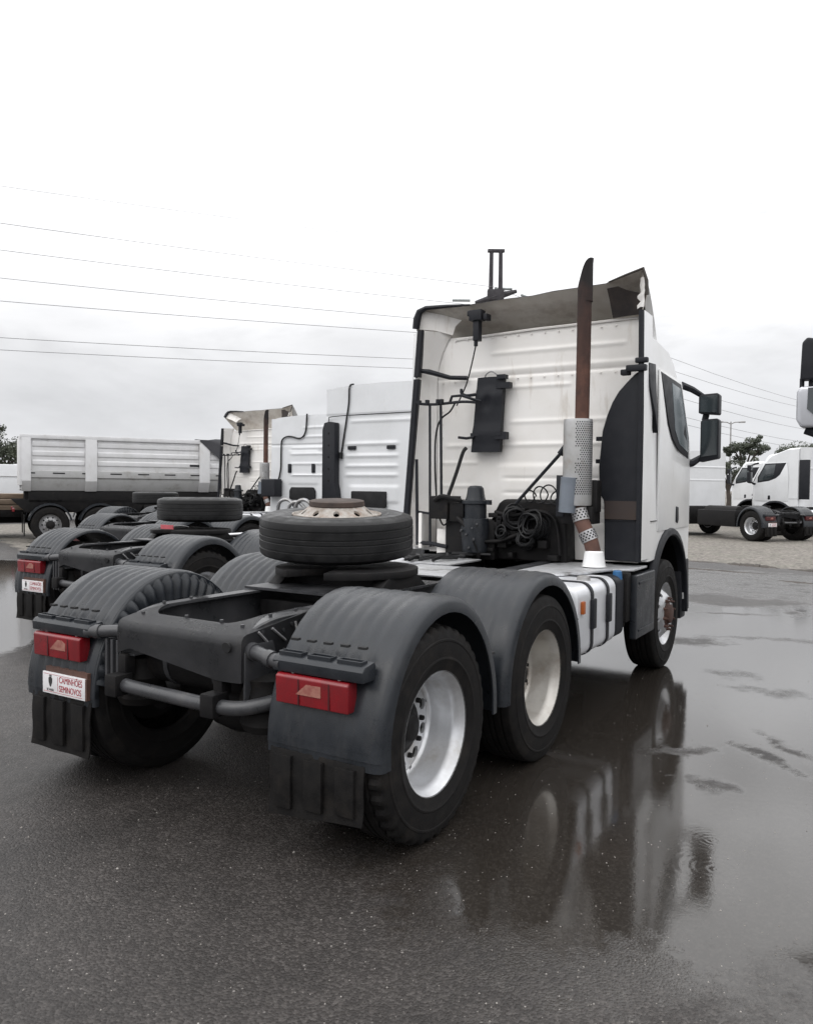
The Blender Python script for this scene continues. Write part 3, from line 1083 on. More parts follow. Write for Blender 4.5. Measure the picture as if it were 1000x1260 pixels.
    # dealer plate under the left lamp
    if plates:
        b = bmn()
        box(b, -1.045, -0.668, -0.632, -0.622, 0.510, 0.632)
        pl = mk('dealer_plate', b, plate_white, root, bevel=0.003, loc=(0, 0.075, 0))
        b = bmn()
        box(b, -1.03, -0.66, -0.622, -0.584, 0.53, 0.66)
        box(b, -0.668, -0.655, -0.630, -0.590, 0.512, 0.630)
        mk('plate_backing', b, rust, pl)
        return pl


def plate_print(pl):
    mw = Matrix.Translation((0, -0.633, 0)) @ Matrix.Rotation(PI / 2, 4, 'X')
    text_mesh('lettering', "CAMINH\u00d5ES\nSEMINOVOS", 0.050, print_red, pl, mw @ Matrix.Translation((-0.895, 0.582, 0)), 'LEFT', 0.72)
    text_mesh('small_lettering', "SCANIA", 0.019, print_black, pl, mw @ Matrix.Translation((-0.9735, 0.527, 0)), 'CENTER', 0.95)
    b = bmn()
    # small dark shield emblem with a crest
    prism(b, [(-0.990, 0.598), (-0.973, 0.610), (-0.956, 0.598), (-0.957, 0.576), (-0.966, 0.556), (-0.973, 0.548), (-0.980, 0.556), (-0.989, 0.576)], 'y', -0.6332, -0.632)
    prism(b, [(-0.985, 0.606), (-0.982, 0.618), (-0.976, 0.611), (-0.973, 0.621), (-0.970, 0.611), (-0.964, 0.618), (-0.961, 0.606), (-0.973, 0.613)], 'y', -0.6332, -0.632)
    mk('emblem', b, print_black, pl)
    b = bmn()
    box(b, -0.908, -0.906, -0.6332, -0.632, 0.532, 0.612)
    for z in (0.522, 0.621):
        box(b, -1.035, -0.69, -0.6332, -0.632, z - 0.0008, z + 0.0008)
    mk('divider_line', b, print_red, pl)


# ------------------------------------------------------------------ cabs
def cab_shell(root, mat, yr, dy, zb=1.06, rear_top=3.20, front_top=2.95, hw=1.215, arch_y=4.60):
    """hollow-looking sleeper cab: lofted side profile with wheel-arch notch; returns cab part"""
    ya = arch_y + dy
    prof = [(yr, zb)]
    prof += [(ya - 0.66, zb)]
    for k in range(1, 12):
        a = PI - PI * k / 12
        prof.append((ya + 0.67 * math.cos(a), 0.60 + 0.67 * math.sin(a)) if 0.60 + 0.67 * math.sin(a) > 0 else (0, 0))
    prof = [p for i, p in enumerate(prof) if i < 2 or p[1] > zb - 0.25 or p[0] > ya]
    prof = [(yr, zb)] + [p for p in prof[1:] if not (p[0] < ya and p[1] < zb)]
    fy = 5.66 + dy
    prof += [(ya + 0.67, 0.45), (fy - 0.06, 0.42), (fy, 0.6), (fy + 0.02, 1.3), (fy, 2.0), (fy - 0.17, 2.4), (5.15 + dy, front_top), (5.05 + dy, front_top + 0.10),
             (4.60 + dy, min(rear_top, front_top + 0.18)), (4.2 + dy, rear_top - 0.03), (yr, rear_top)]
    secs = []
    for x in (-hw, -hw * 0.985, -hw * 0.93, -hw * 0.8, -hw * 0.45, 0, hw * 0.45, hw * 0.8, hw * 0.93, hw * 0.985, hw):
        q = abs(x) / hw
        k = max(0.0, (q - 0.55) / 0.45)
        sec = []
        for (y, z) in prof:
            yy, zz, xx = y, z, x
            if y > 5.35 + dy or (y > 5.0 + dy and z > 1.4):
                yy = y - 0.10 * q ** 2 - 0.16 * k ** 4
            if z > front_top - 0.05:
                zz = z - 0.05 * q ** 2 - 0.05 * k ** 5
            if z > 2.3:
                xx = x * (1 - 0.045 * (z - 2.3))
            if q > 0.97 and y <= yr + 0.01:
                yy = y + 0.03 * (q - 0.97) / 0.03
            sec.append((xx, yy, zz))
        secs.append(sec)
    b = bmn()
    vr = grid(b, secs, closed=True)
    b.faces.new(vr[0]); b.faces.new(vr[-1])
    return mk('cab', b, mat, root, ang=32)


def cab_side(cab, s, dy, mat, hw=1.215, slit=True, mirror=True, glass=None):
    def X(z):
        return hw * (1 - 0.045 * max(0, z - 2.3))

    def slab(poly, off0, off1):
        b = bmn()
        r0 = [b.verts.new((s * (X(z) + off0), y + dy, z)) for y, z in poly]
        r1 = [b.verts.new((s * (X(z) + off1), y + dy, z)) for y, z in poly]
        ring_faces(b, r0, r1)
        b.faces.new(list(reversed(r0)))
        b.faces.new(r1)
        return b
    door = [(4.12, 1.32), (4.12, 2.3), (4.20, 2.82), (5.06, 2.80), (5.36, 2.2), (5.40, 1.95), (5.40, 1.32)]
    mk('door', slab(door, -0.01, 0.008), mat, cab, bevel=0.005)
    win = [(4.22, 2.80), (4.44, 2.34), (4.60, 2.20), (4.85, 2.10), (5.30, 2.03), (5.29, 2.25), (5.02, 2.77)]
    mk('window_surround', slab(win, 0.0, 0.012), plastic, cab, bevel=0.004)
    win2 = [(4.62, 2.74), (4.68, 2.28), (4.86, 2.16), (5.25, 2.09), (5.24, 2.26), (4.99, 2.72)]
    mk('window', slab(win2, 0.005, 0.016), glass if glass else glass_m, cab, bevel=0.002)
    if slit:
        mk('quarter_panel', slab([(3.70, 2.81), (3.93, 2.825), (3.935, 2.21), (3.86, 2.36), (3.71, 2.60)], -0.012, 0.036), plastic, cab, bevel=0.003)
    b = slab([(4.79, 1.39), (4.86, 1.37), (4.89, 1.40), (4.88, 1.53), (4.80, 1.54)], 0.0, 0.018)
    mk('door_handle', b, plastic, cab, bevel=0.006)
    # body joint lines
    b = bmn()
    for (y0, y1, z0, z1) in ((3.60, 4.10, 1.415, 1.421), (4.640, 4.646, 1.25, 1.40)):
        box(b, min(s * (hw - 0.01), s * (hw + 0.003)), max(s * (hw - 0.01), s * (hw + 0.003)), y0 + dy, y1 + dy, z0, z1)
    mk('body_joint', b, concave_dark, cab)
    # wheel-arch lip
    b = bmn()
    rows = []
    for k in range(19):
        a = rad(186 - 186 * k / 18)
        for_y, for_z = math.cos(a), math.sin(a)
        row = []
        for (rr, off) in ((0.66, -0.10), (0.66, 0.020), (0.675, 0.034), (0.725, 0.026), (0.74, 0.0), (0.74, -0.03)):
            row.append((s * (hw + off), 4.60 + dy + rr * for_y, 0.60 + rr * for_z))
        rows.append(row)
    rows.insert(0, [(p[0], p[1] + 0.0, 0.47) for p in rows[0]])
    rows.append([(p[0], p[1] + 0.02, 0.43) for p in rows[-1]])
    grid(b, rows)
    mk('arch_lip', b, plastic, cab, ang=40)
    b = bmn()
    rows = []
    for k in range(17):
        a = PI - PI * k / 16
        rows.append([(s * x, 4.60 + dy + 0.655 * math.cos(a), 0.60 + 0.655 * math.sin(a)) for x in (0.70, hw - 0.05)])
    grid(b, rows)
    for_l = bmesh.ops.solidify(b, geom=b.faces[:], thickness=0.01)
    box(b, min(s * 0.70, s * 0.72), max(s * 0.70, s * 0.72), 3.95 + dy, 5.25 + dy, 0.5, 1.25)
    mk('arch_liner', b, rubber, cab)
    b = bmn()
    prism(b, [(5.262 + dy, 0.44), (5.262 + dy, 0.98), (5.40 + dy, 0.98), (5.46 + dy, 0.44)], 'x', min(s * (hw - 0.12), s * (hw + 0.012)), max(s * (hw - 0.12), s * (hw + 0.012)))
    mk('bumper_corner', b, plastic, cab, bevel=0.01)
    # step and skirt ahead of the front wheel
    b = bmn()
    box(b, min(s * 0.80, s * 1.20), max(s * 0.80, s * 1.20), 5.20 + dy, 5.42 + dy, 0.36, 0.86)
    mk('entry_step', b, plastic, cab, bevel=0.02)
    if not mirror:
        return
    b = bmn()
    # wide-angle mirror on top, main mirror below, arms to the pillar
    def house(xc, z0, z1, w, slope):
        pts = [(xc - w / 2, z0 + slope), (xc + w / 2 - 0.012, z0), (xc + w / 2, z0 + 0.012), (xc + w / 2, z1 - 0.02), (xc + w / 2 - 0.02, z1), (xc - w / 2 + 0.02, z1 - 0.008), (xc - w / 2, z1 - 0.03)]
        pts = [(s * x, z) for x, z in pts]
        prism(b, pts, 'y', 5.46 + dy, 5.60 + dy)
    house(1.385, 2.495, 2.720, 0.205, 0.02)
    house(1.398, 2.035, 2.455, 0.185, -0.035)
    tube(b, [(s * 1.33, 5.55 + dy, 2.44), (s * 1.345, 5.55 + dy, 2.51)], 0.035, 8)
    mr = mk('mirror', b, plastic, cab, bevel=0.014)
    b = bmn()
    prism(b, [(s * 1.318, 2.055), (s * 1.475, 2.075), (s * 1.475, 2.435), (s * 1.318, 2.435)], 'y', 5.452 + dy, 5.459 + dy)
    prism(b, [(s * 1.30, 2.53), (s * 1.47, 2.515), (s * 1.47, 2.70), (s * 1.30, 2.69)], 'y', 5.452 + dy, 5.459 + dy)
    mk('mirror_glass', b, glass_m, cab)
    b = bmn()
    tube(b, [(s * 1.14, 5.30 + dy, 2.80), (s * 1.22, 5.42 + dy, 2.765), (s * 1.31, 5.52 + dy, 2.70)], [0.04, 0.035, 0.028], 8)
    tube(b, [(s * 1.17, 5.36 + dy, 1.98), (s * 1.23, 5.45 + dy, 1.99), (s * 1.33, 5.53 + dy, 2.07)], [0.05, 0.042, 0.028], 8)
    mk('mirror_arm', b, plastic, cab)


def cab_front(cab, dy, mat):
    b = bmn()
    rows = []
    for z, y in ((2.06, 5.665), (2.40, 5.50), (2.90, 5.185)):
        row = []
        for k in range(11):
            x = -1.02 + 2.04 * k / 10
            q = abs(x) / 1.215
            row.append((x, y + dy + 0.012 - 0.10 * q ** 2 - 0.16 * max(0, (q - .55) / .45) ** 4, z - 0.03 * q * q))
        rows.append(row)
    grid(b, rows)
    mk('windscreen', b, glass_m, cab)
    b = bmn()
    for z in (0.75, 0.90, 1.05, 1.20, 1.35, 1.50):
        box(b, -0.80, 0.80, 5.60 + dy, 5.70 + dy, z, z + 0.09)
    mk('grille', b, plastic, cab, bevel=0.01)
    for s in (-1, 1):
        b = bmn()
        box(b, min(s * 0.72, s * 1.05), max(s * 0.72, s * 1.05), 5.42 + dy, 5.62 + dy, 0.62, 0.80)
        mk('headlight', b, glass_m, cab, bevel=0.02)
    b = bmn()
    box(b, -1.0, 1.0, 5.35 + dy, 5.68 + dy, 0.38, 0.60)
    mk('bumper', b, plastic, cab, bevel=0.03)


def ribbed(name, mat, parent, x0, x1, z0, z1, y, hfun, nx=70, nz=110, shape=None):
    b = bmn()
    rows = []
    for j in range(nz + 1):
        z = z0 + (z1 - z0) * j / nz
        row = []
        for i in range(nx + 1):
            x = x0 + (x1 - x0) * i / nx
            zz = z
            if shape:
                zz = shape(x, z)
            row.append((x, y - hfun(x, z), zz))
        rows.append(row)
    grid(b, rows)
    return mk(name, b, mat, parent, ang=60)


def ridge(z, zc, w):
    t = (z - zc) / w
    return math.exp(-t * t * 2)


def span(x, a, b, e=0.06):
    def s_(v):
        v = max(0, min(1, v))
        return v * v * (3 - 2 * v)
    return s_((x - a) / e + 0.5) * s_((b - x) / e + 0.5)


# ================================================================== the near tractor
truck = thing('tractor_truck', 'dark rear chassis of the nearest tractor with its cream white cab and rusty stack', 'truck', group='tractor trucks parked in the row')
pl = chassis(truck)
plate_print(pl)
YW = 3.75
cab = cab_shell(truck, white, YW + 0.02, 0.0)
for s in (-1, 1):
    cab_side(cab, s, 0.0, white, slit=s > 0, glass=M('grey_glass', (0.15, 0.175, 0.19), (0.10, 0.12, 0.13), scale=1.2, rough=0.22, spec=0.25))
cab_front(cab, 0.0, white)


def wall_h(x, z):
    h = 0.0
    h -= 0.016 * ridge(z, 2.79, 0.018)                       # joint between the lower and upper panel
    h += 0.014 * ridge(z, 2.845, 0.03) * span(x, -0.55, 1.1)
    h += 0.016 * ridge(z, 3.01, 0.028) * span(x, -0.30, 1.0)
    h += 0.014 * ridge(z, 2.673, 0.026) * span(x, -0.13, 0.50)
    h += 0.016 * ridge(z, 2.12, 0.03) * span(x, -0.80, 1.1)
    h += 0.013 * ridge(z, 2.34, 0.028) * span(x, -0.1, 1.1)
    # ribbed field low on the right: raised tray with three beads
    h += 0.020 * span(x, -0.22, 0.95, 0.08) * span(z, 1.32, 1.93, 0.06)
    for zc in (1.80, 1.66, 1.52, 1.40):
        h -= 0.014 * ridge(z, zc, 0.022) * span(x, -0.15, 0.9, 0.1)
    h += 0.013 * ridge(z, 1.72, 0.024) * span(x, -0.84, -0.50)
    h += 0.013 * ridge(z, 1.95, 0.024) * span(x, -0.84, -0.45)
    h -= 0.016 * ridge(x, -0.865, 0.012)
    return h * 0.58


def wall_shape(x, z):
    top = 3.20
    if x < -0.62:
        t = (-0.62 - x) / 0.40
        top = 3.20 - 0.45 * max(0, t) ** 2.2
    if x > 1.0:
        top = 3.20 - 0.10 * ((x - 1.0) / 0.15) ** 2 * 0.5
    return 1.05 + (z - 1.05) * (top - 1.05) / 2.15


wp = ribbed('rear_panel', cream, cab, -0.985, 1.15, 1.05, 3.20, YW - 0.005, wall_h, 110, 190)
# edge trim along the wall top
b = bmn()
tube(b, [(-0.70, YW - 0.012, 3.178), (0.15, YW - 0.02, 3.205), (1.13, YW - 0.012, 3.215)], 0.012, 6)
mk('roof_gutter', b, cream, cab)

# left wind deflector: curved inner panel, rubber edge, outer skin
def outer_x(z):
    return -1.125 + 0.155 * max(0, (z - 1.2)) / 2.0


b = bmn()
rows = []
for j in range(25):
    z = 1.10 + (3.26 - 1.10) * j / 24
    xi = -0.905 + 0.18 * max(0, (z - 2.80) / 0.46) ** 2
    xo = outer_x(z)
    row = []
    for k in range(9):
        t = k / 8
        bulge = 0.045 * math.sin(PI * t)
        row.append((xi + (xo - xi) * t - bulge * 0.5, YW - 0.02 + (3.50 - YW + 0.02) * t + bulge * 0.5, z))
    rows.append(row)
grid(b, rows)
dl = mk('side_deflector', b, cream, cab, ang=60)
b = bmn()
for z0, z1 in ((1.12, 2.775), (2.80, 3.255)):
    rows = []
    for j in range(9):
        z = z0 + (z1 - z0) * j / 8
        xo = outer_x(z)
        rows.append([(xo + 0.028, 3.495, z), (xo + 0.02, 3.478, z), (xo - 0.02, 3.470, z), (xo - 0.040, 3.49, z), (xo - 0.045, 3.56, z), (xo + 0.01, 3.56, z)])
    v = grid(b, rows, closed=True)
    b.faces.new(v[0]); b.faces.new(v[-1])
mk('deflector_edge', b, plastic, cab, ang=40)
b = bmn()
rows = []
for j in range(9):
    z = 1.10 + (3.26 - 1.10) * j / 8
    rows.append([(outer_x(z) - 0.035, 3.52, z), (-1.17 + 0.03 * max(0, z - 2.3), 3.65, z), (-1.222 + 0.05 * max(0, z - 2.3), 3.85, z)])
grid(b, rows)
mk('deflector_skin', b, white, cab)
# right: black air-intake corner panel
b = bmn()
poly = [(0.898, 1.075), (0.895, 1.30), (0.885, 1.60), (0.845, 1.66), (0.835, 1.90), (0.862, 2.216), (0.90, 2.35), (0.945, 2.462), (1.0, 2.555), (1.07, 2.631), (1.14, 2.70), (1.185, 2.73), (1.185, 1.075)]
prism(b, poly, 'y', 3.56, 3.735)
ip = mk('air_intake_panel', b, plastic, cab, bevel=0.02, seg=3)
b = bmn()
for z in (1.605, 1.43):
    box(b, 0.905, 1.17, 3.552, 3.562, z - 0.004, z + 0.004)
for z in (2.15, 1.95, 1.75, 1.68):
    box(b, 0.795, 0.86, 3.60, 3.66, z - 0.018, z + 0.018)
mk('panel_clip', b, plastic, cab)
b = bmn()
rows = []
for j in range(14):
    z = 1.075 + (3.235 - 1.075) * j / 13
    x = 1.205 - 0.012 * max(0, z - 2.3)
    rows.append([(x - 0.022, 3.53, z), (x + 0.008, 3.525, z), (x + 0.018, 3.54, z), (x + 0.018, 3.575, z), (x - 0.022, 3.74, z)])
v = grid(b, rows, closed=True)
b.faces.new(v[0]); b.faces.new(v[-1])
mk('deflector_edge', b, plastic, cab, ang=40)
b = bmn()
rows = []
for j in range(14):
    z = 1.09 + (3.235 - 1.09) * j / 13
    x = 1.224 - 0.014 * max(0, z - 2.3)
    rows.append([(x + 0.003, 3.55, z), (x + 0.003, 3.66, z), (x - 0.002, 3.84, z)])
grid(b, rows)
mk('deflector_skin', b, white, cab)
# rust-brown stay behind the panel foot
b = bmn()
box(b, 0.90, 1.19, 3.545, 3.556, 1.44, 1.60)
mk('lower_trim', b, M('brown_dirty_plastic', (0.030, 0.020, 0.018), (0.04, 0.026, 0.02), rough=0.6), cab)

# roof air deflector: open shell over the roof, concave lining visible from below
rim = [(-1.050, 3.27), (-1.032, 3.38), (-1.005, 3.465), (-0.93, 3.492), (-0.70, 3.478), (-0.436, 3.461), (-0.095, 3.472), (0.191, 3.470), (0.388, 3.488), (0.65, 3.492), (0.872, 3.496),
       (0.915, 3.512), (1.05, 3.548), (1.195, 3.588), (1.225, 3.48), (1.235, 3.36), (1.205, 3.24)]
b = bmn()
rows = []
nR = 10
for k in range(nR + 1):
    t = k / nR
    y = 3.55 + 0.90 * t
    row = []
    for i, (x, z) in enumerate(rim):
        zin = 3.175
        zz = zin + (z - zin) * (1 - t) ** 1.3 if z > zin else z
        zz -= 0.05 * math.sin(PI * min(1, t * 1.0)) * (1 if abs(x) < 0.9 else 0.3) * 0.6
        row.append((x * (1 - (0.10 if i < len(rim) - 4 else 0.24) * t ** 0.8), y, max(zz, 3.14)))
    rows.append(row)
grid(b, rows)
rd = mk('roof_deflector', b, deflect_in, cab, ang=50)
b = bmn()
rows = []
for k in range(nR + 1):
    t = k / nR
    y = 3.545 + 1.05 * t
    rows.append([(x * (1 - 0.12 * t) * 1.004, y, max(3.16 + (z + 0.005 - 3.16) * (1 - t ** 1.8), 3.15) if z > 3.3 else z) for (x, z) in rim[2:14]])
grid(b, rows)
mk('roof_deflector_skin', b, white, cab, ang=50)
# rubber trims: left corner and the raised right flap
b = bmn()
tube(b, [(-1.048, 3.535, 3.285), (-1.032, 3.53, 3.38), (-1.006, 3.53, 3.450), (-0.93, 3.53, 3.480), (-0.70, 3.53, 3.472), (-0.45, 3.54, 3.460)], [0.036, 0.040, 0.034, 0.022, 0.017, 0.008], 8)
mk('deflector_trim', b, plastic, cab)
b = bmn()
tube(b, [(0.90, 3.545, 3.508), (1.05, 3.54, 3.549), (1.20, 3.54, 3.588), (1.230, 3.54, 3.48), (1.238, 3.54, 3.36)], [0.007, 0.010, 0.013, 0.016, 0.014], 8)
mk('deflector_trim', b, M('brown_rubber_trim', (0.05, 0.042, 0.036), rough=0.6), cab)
# soot-black liner in the right corner, with torn pale edges
b = bmn()
grid(b, [[(0.895, 3.70, 3.225), (1.05, 3.69, 3.228), (1.195, 3.66, 3.225)], [(0.89, 3.62, 3.36), (1.05, 3.62, 3.39), (1.20, 3.58, 3.38)], [(0.885, 3.55, 3.455), (0.98, 3.56, 3.465), (1.06, 3.575, 3.425)]])
mk('corner_liner', b, M('torn_black_liner', (0.03, 0.026, 0.026), (0.07, 0.055, 0.048), scale=5, rough=0.8), cab)
b = bmn()
rnd_ = random.Random(4)
grid(b, [[(1.150 + rnd_.uniform(-.02, .02), 3.60, z), (1.180 + rnd_.uniform(-.01, .01), 3.575, z + .01), (1.212 + rnd_.uniform(-.006, .004), 3.556, z)] for z in (3.26, 3.29, 3.32, 3.35, 3.37, 3.40, 3.43, 3.46, 3.49, 3.515)])
mk('torn_edge', b, cream, cab)
# pale liner panel in the left corner, with its faint printed notice
b = bmn()
grid(b, [[(-1.04, 3.56, 3.285), (-0.88, 3.64, 3.27), (-0.72, 3.70, 3.22)], [(-1.02, 3.56, 3.39), (-0.86, 3.65, 3.36), (-0.70, 3.72, 3.31)], [(-0.99, 3.565, 3.462), (-0.83, 3.66, 3.43), (-0.64, 3.74, 3.37)]])
mk('corner_liner', b, cream, cab)
lm_ = Matrix.Translation((-1.0, 3.524, 3.425)) @ Matrix.Rotation(rad(38), 4, 'Z') @ Matrix.Rotation(rad(80), 4, 'X')
# lamp bracket under the deflector with its lead
b = bmn()
box(b, -0.44, -0.31, 3.50, 3.60, 3.30, 3.40)
box(b, -0.405, -0.345, 3.52, 3.60, 3.11, 3.31)
box(b, -0.30, -0.26, 3.52, 3.62, 3.30, 3.36)
box(b, -0.47, -0.43, 3.52, 3.60, 3.35, 3.40)
cyl(b, (-0.385, 3.55, 3.06), (-0.385, 3.55, 3.12), 0.020, n=10)
mk('work_lamp_bracket', b, plastic, cab, bevel=0.010)
b = bmn()
tube(b, smooth_path([(-0.385, 3.55, 3.07), (-0.43, 3.56, 2.9), (-0.50, 3.58, 2.70), (-0.585, 3.55, 2.50)], 5), 0.007, 6)
tube(b, smooth_path([(-0.57, 3.50, 2.53), (-0.62, 3.48, 2.44), (-0.72, 3.47, 2.36), (-0.775, 3.48, 2.20), (-0.79, 3.5, 1.9), (-0.77, 3.5, 1.6), (-0.72, 3.45, 1.45), (-0.62, 3.38, 1.34), (-0.55, 3.4, 1.42)], 6), 0.009, 6)
mk('cable', b, hose_m, cab)
# small black handles on the wall
b = bmn()
tube(b, [(-0.985, 3.53, 2.865), (-0.90, 3.55, 2.85), (-0.72, 3.66, 2.795), (-0.55, 3.70, 2.785)], [0.02, 0.026, 0.022, 0.022], 8)
mk('grab_handle', b, plastic, cab)
b = bmn()
box(b, 1.075, 1.25, 3.50, 3.56, 2.715, 2.770)
box(b, 1.15, 1.26, 3.51, 3.56, 2.785, 2.83)
box(b, 1.02, 1.10, 3.53, 3.60, 2.69, 2.74)
mk('grab_handle', b, plastic, cab, bevel=0.012)
# gantry for the air lines: cross rail and uprights
b = bmn()
tube(b, smooth_path([(-0.985, 3.45, 2.54), (-0.93, 3.46, 2.525), (-0.80, 3.47, 2.515), (-0.66, 3.48, 2.52), (-0.5, 3.5, 2.53), (-0.36, 3.52, 2.52)], 3), 0.014, 7)
tube(b, [(-0.62, 3.48, 2.53), (-0.60, 3.48, 2.585), (-0.50, 3.49, 2.59), (-0.40, 3.51, 2.555), (-0.32, 3.54, 2.53)], 0.014, 7)
for x in (-0.95, -0.86, -0.74, -0.70):
    box(b, x - 0.014, x + 0.014, 3.435, 3.475, 2.515, 2.56)
gn = mk('gantry_rail', b, plastic, truck)
for x, z0, z1, r_ in ((-0.828, 1.12, 2.51, 0.013), (-0.706, 1.55, 2.50, 0.014), (-0.973, 1.13, 1.98, 0.016)):
    b = bmn()
    tube(b, [(x + 0.02, 3.45, z0), (x + 0.01, 3.45, (z0 + z1) / 2), (x, 3.45, z1)], r_, 8)
    mk('gantry_post', b, plastic, truck)
b = bmn()
tube(b, [(-0.96, 3.46, 1.46), (-0.86, 3.46, 1.45), (-0.70, 3.45, 1.43)], 0.012, 7)
tube(b, [(-0.95, 3.46, 1.155), (-0.78, 3.45, 1.15), (-0.60, 3.42, 1.13)], 0.02, 7)
mk('gantry_brace', b, plastic, truck)

# rubber pad strapped to the wall
pad_t = truck
b = bmn()
rows = []
for j in range(15):
    z = 2.05 + 0.72 * j / 14
    xl = -0.468 + 0.062 * j / 14
    xr = -0.165 + 0.036 * j / 14
    row = []
    for i in range(11):
        t = i / 10
        h = 0.020 + 0.018 * math.sin(PI * t) + 0.012 * (1 if j in (3, 4, 10, 11) else 0)
        dist = math.hypot((t - 0.45) * 0.3, z - 2.52)
        h -= 0.030 * math.exp(-(dist / 0.045) ** 2) - 0.012 * math.exp(-((dist - 0.08) / 0.02) ** 2)
        row.append((xl + (xr - xl) * t, 3.66 - h, z))
    rows.append(row)
v = grid(b, rows)
v2 = grid(b, [[(p[0], 3.70, p[2]) for p in r_] for r_ in rows])
for A in (0, -1):
    ring_faces(b, v[A], v2[A], False)
    ring_faces(b, [r_[A] for r_ in v], [r_[A] for r_ in v2], False)
pad = mk('wall_pad', b, plastic, truck, ang=50)
b = bmn()
box(b, -0.465, -0.14, 3.615, 3.65, 2.205, 2.235)
box(b, -0.21, -0.09, 3.62, 3.69, 2.17, 2.24)
box(b, -0.20, -0.06, 3.62, 3.69, 2.655, 2.71)
box(b, -0.19, -0.105, 3.61, 3.69, 2.745, 2.785)
tube(b, smooth_path([(-0.42, 3.63, 2.61), (-0.50, 3.60, 2.60), (-0.545, 3.58, 2.62), (-0.55, 3.58, 2.665)], 4), 0.016, 7)
tube(b, [(-0.43, 3.62, 2.195), (-0.50, 3.6, 2.185), (-0.58, 3.58, 2.195)], 0.014, 7)
mk('pad_bracket', b, plastic, pad)
b = bmn()
tube(b, smooth_path([(-0.34, 3.67, 2.765), (-0.325, 3.66, 2.80), (-0.27, 3.65, 2.825), (-0.22, 3.66, 2.80), (-0.205, 3.67, 2.765)], 4), 0.007, 6)
mk('pad_loop', b, steel, pad)
b = bmn()
tube(b, smooth_path([(-0.47, 3.55, 2.09), (-0.50, 3.53, 2.04), (-0.55, 3.5, 1.85), (-0.62, 3.45, 1.60), (-0.64, 3.42, 1.50)], 5), 0.018, 8)
mk('air_pipe', b, hose_m, truck)
b = bmn()
tube(b, [(0.10, 3.42, 1.55), (0.59, 3.42, 2.075)], 0.016, 8)
tube(b, [(0.53, 3.42, 2.01), (0.605, 3.41, 2.10)], 0.030, 8)
tube(b, [(0.60, 3.42, 2.085), (0.63, 3.40, 2.12)], 0.018, 8)
mk('stay_bar', b, plastic, truck)

# machinery at the foot of the wall
b = bmn()
prism(b, [(-0.20, 1.03), (-0.20, 1.36), (-0.10, 1.56), (-0.05, 1.60), (0.50, 1.60), (0.56, 1.56), (0.58, 1.03)], 'y', 3.50, 3.74)
mk('engine_shroud', b, dark_m, truck, bevel=0.03, seg=3)
b = bmn()
box(b, -0.62, -0.10, 3.42, 3.72, 1.03, 1.40)
box(b, -0.76, -0.56, 3.34, 3.62, 1.40, 1.62)
box(b, -0.55, -0.40, 3.36, 3.60, 1.38, 1.56)
tube(b, smooth_path([(-0.70, 3.34, 1.58), (-0.6, 3.30, 1.62), (-0.5, 3.32, 1.60), (-0.42, 3.36, 1.58)], 4), 0.022, 8)
tube(b, smooth_path([(-0.45, 3.34, 1.42), (-0.35, 3.30, 1.35), (-0.25, 3.30, 1.20), (-0.22, 3.34, 1.05)], 4), 0.022, 8)
tube(b, smooth_path([(-0.20, 3.38, 1.20), (0.0, 3.36, 1.22), (0.2, 3.38, 1.30), (0.4, 3.40, 1.33)], 4), 0.02, 8)
tube(b, smooth_path([(-0.1, 3.42, 1.48), (0.1, 3.40, 1.45), (0.3, 3.42, 1.50), (0.48, 3.45, 1.42), (0.53, 3.45, 1.1)], 4), 0.018, 8)
for k in range(26):
    x, z = random.uniform(-0.45, 0.5), random.uniform(1.06, 1.5)
    sx, sz = random.uniform(.02, .05), random.uniform(.015, .05)
    box(b, x - sx, x + sx, 3.40, 3.50, z - sz, z + sz)
mk('gearbox_parts', b, dark_m, truck, bevel=0.008)
# oil reservoir with domed lid
b = bmn()
lathe(b, [(0.0, 1.725), (0.055, 1.72), (0.075, 1.70), (0.088, 1.62), (0.098, 1.585), (0.128, 1.58), (0.128, 1.555), (0.104, 1.545), (0.104, 1.42), (0.125, 1.415), (0.135, 1.32), (0.12, 1.10), (0.0, 1.10)], 28, 'z', (-0.29, 3.40, 0))
for s in (-1, 1):
    box(b, -0.29 + s * 0.135 - 0.02, -0.29 + s * 0.135 + 0.02, 3.37, 3.43, 1.545, 1.59)
mk('oil_reservoir', b, fender_m, truck)
b = bmn()
for (x, z) in ((-0.27, 1.32), (-0.33, 1.26), (-0.25, 1.22), (-0.38, 1.30), (-0.30, 1.14), (-0.22, 1.36)):
    cyl(b, (x, 3.30, z), (x + 0.02, 3.25, z + 0.01), 0.009, n=8)
    cyl(b, (x, 3.285, z), (x + 0.004, 3.27, z), 0.014, n=6)
mk('pipe_fittings', b, frame_m, truck)
# coiled air lines hanging on the shroud
def coil(x, y, z, r_, turns, pitch, tilt, rr=0.010):
    pts = []
    n = int(turns * 14)
    rnd = random.Random(int(x * 1000) + 5)
    for k in range(n + 1):
        a = 2 * PI * k / 14
        q = r_ * (1 + 0.16 * math.sin(a * 0.37 + x) + 0.10 * math.sin(a * 1.31 + 2 * x) + 0.06 * math.sin(a * 2.77))
        p = Vector((q * math.cos(a), -pitch * k / 14, q * math.sin(a)))
        p = Matrix.Rotation(tilt, 3, 'Z') @ Matrix.Rotation(0.25 * math.sin(k * 0.05), 3, 'X') @ p
        pts.append(Vector((x, y, z)) + p)
    return pts


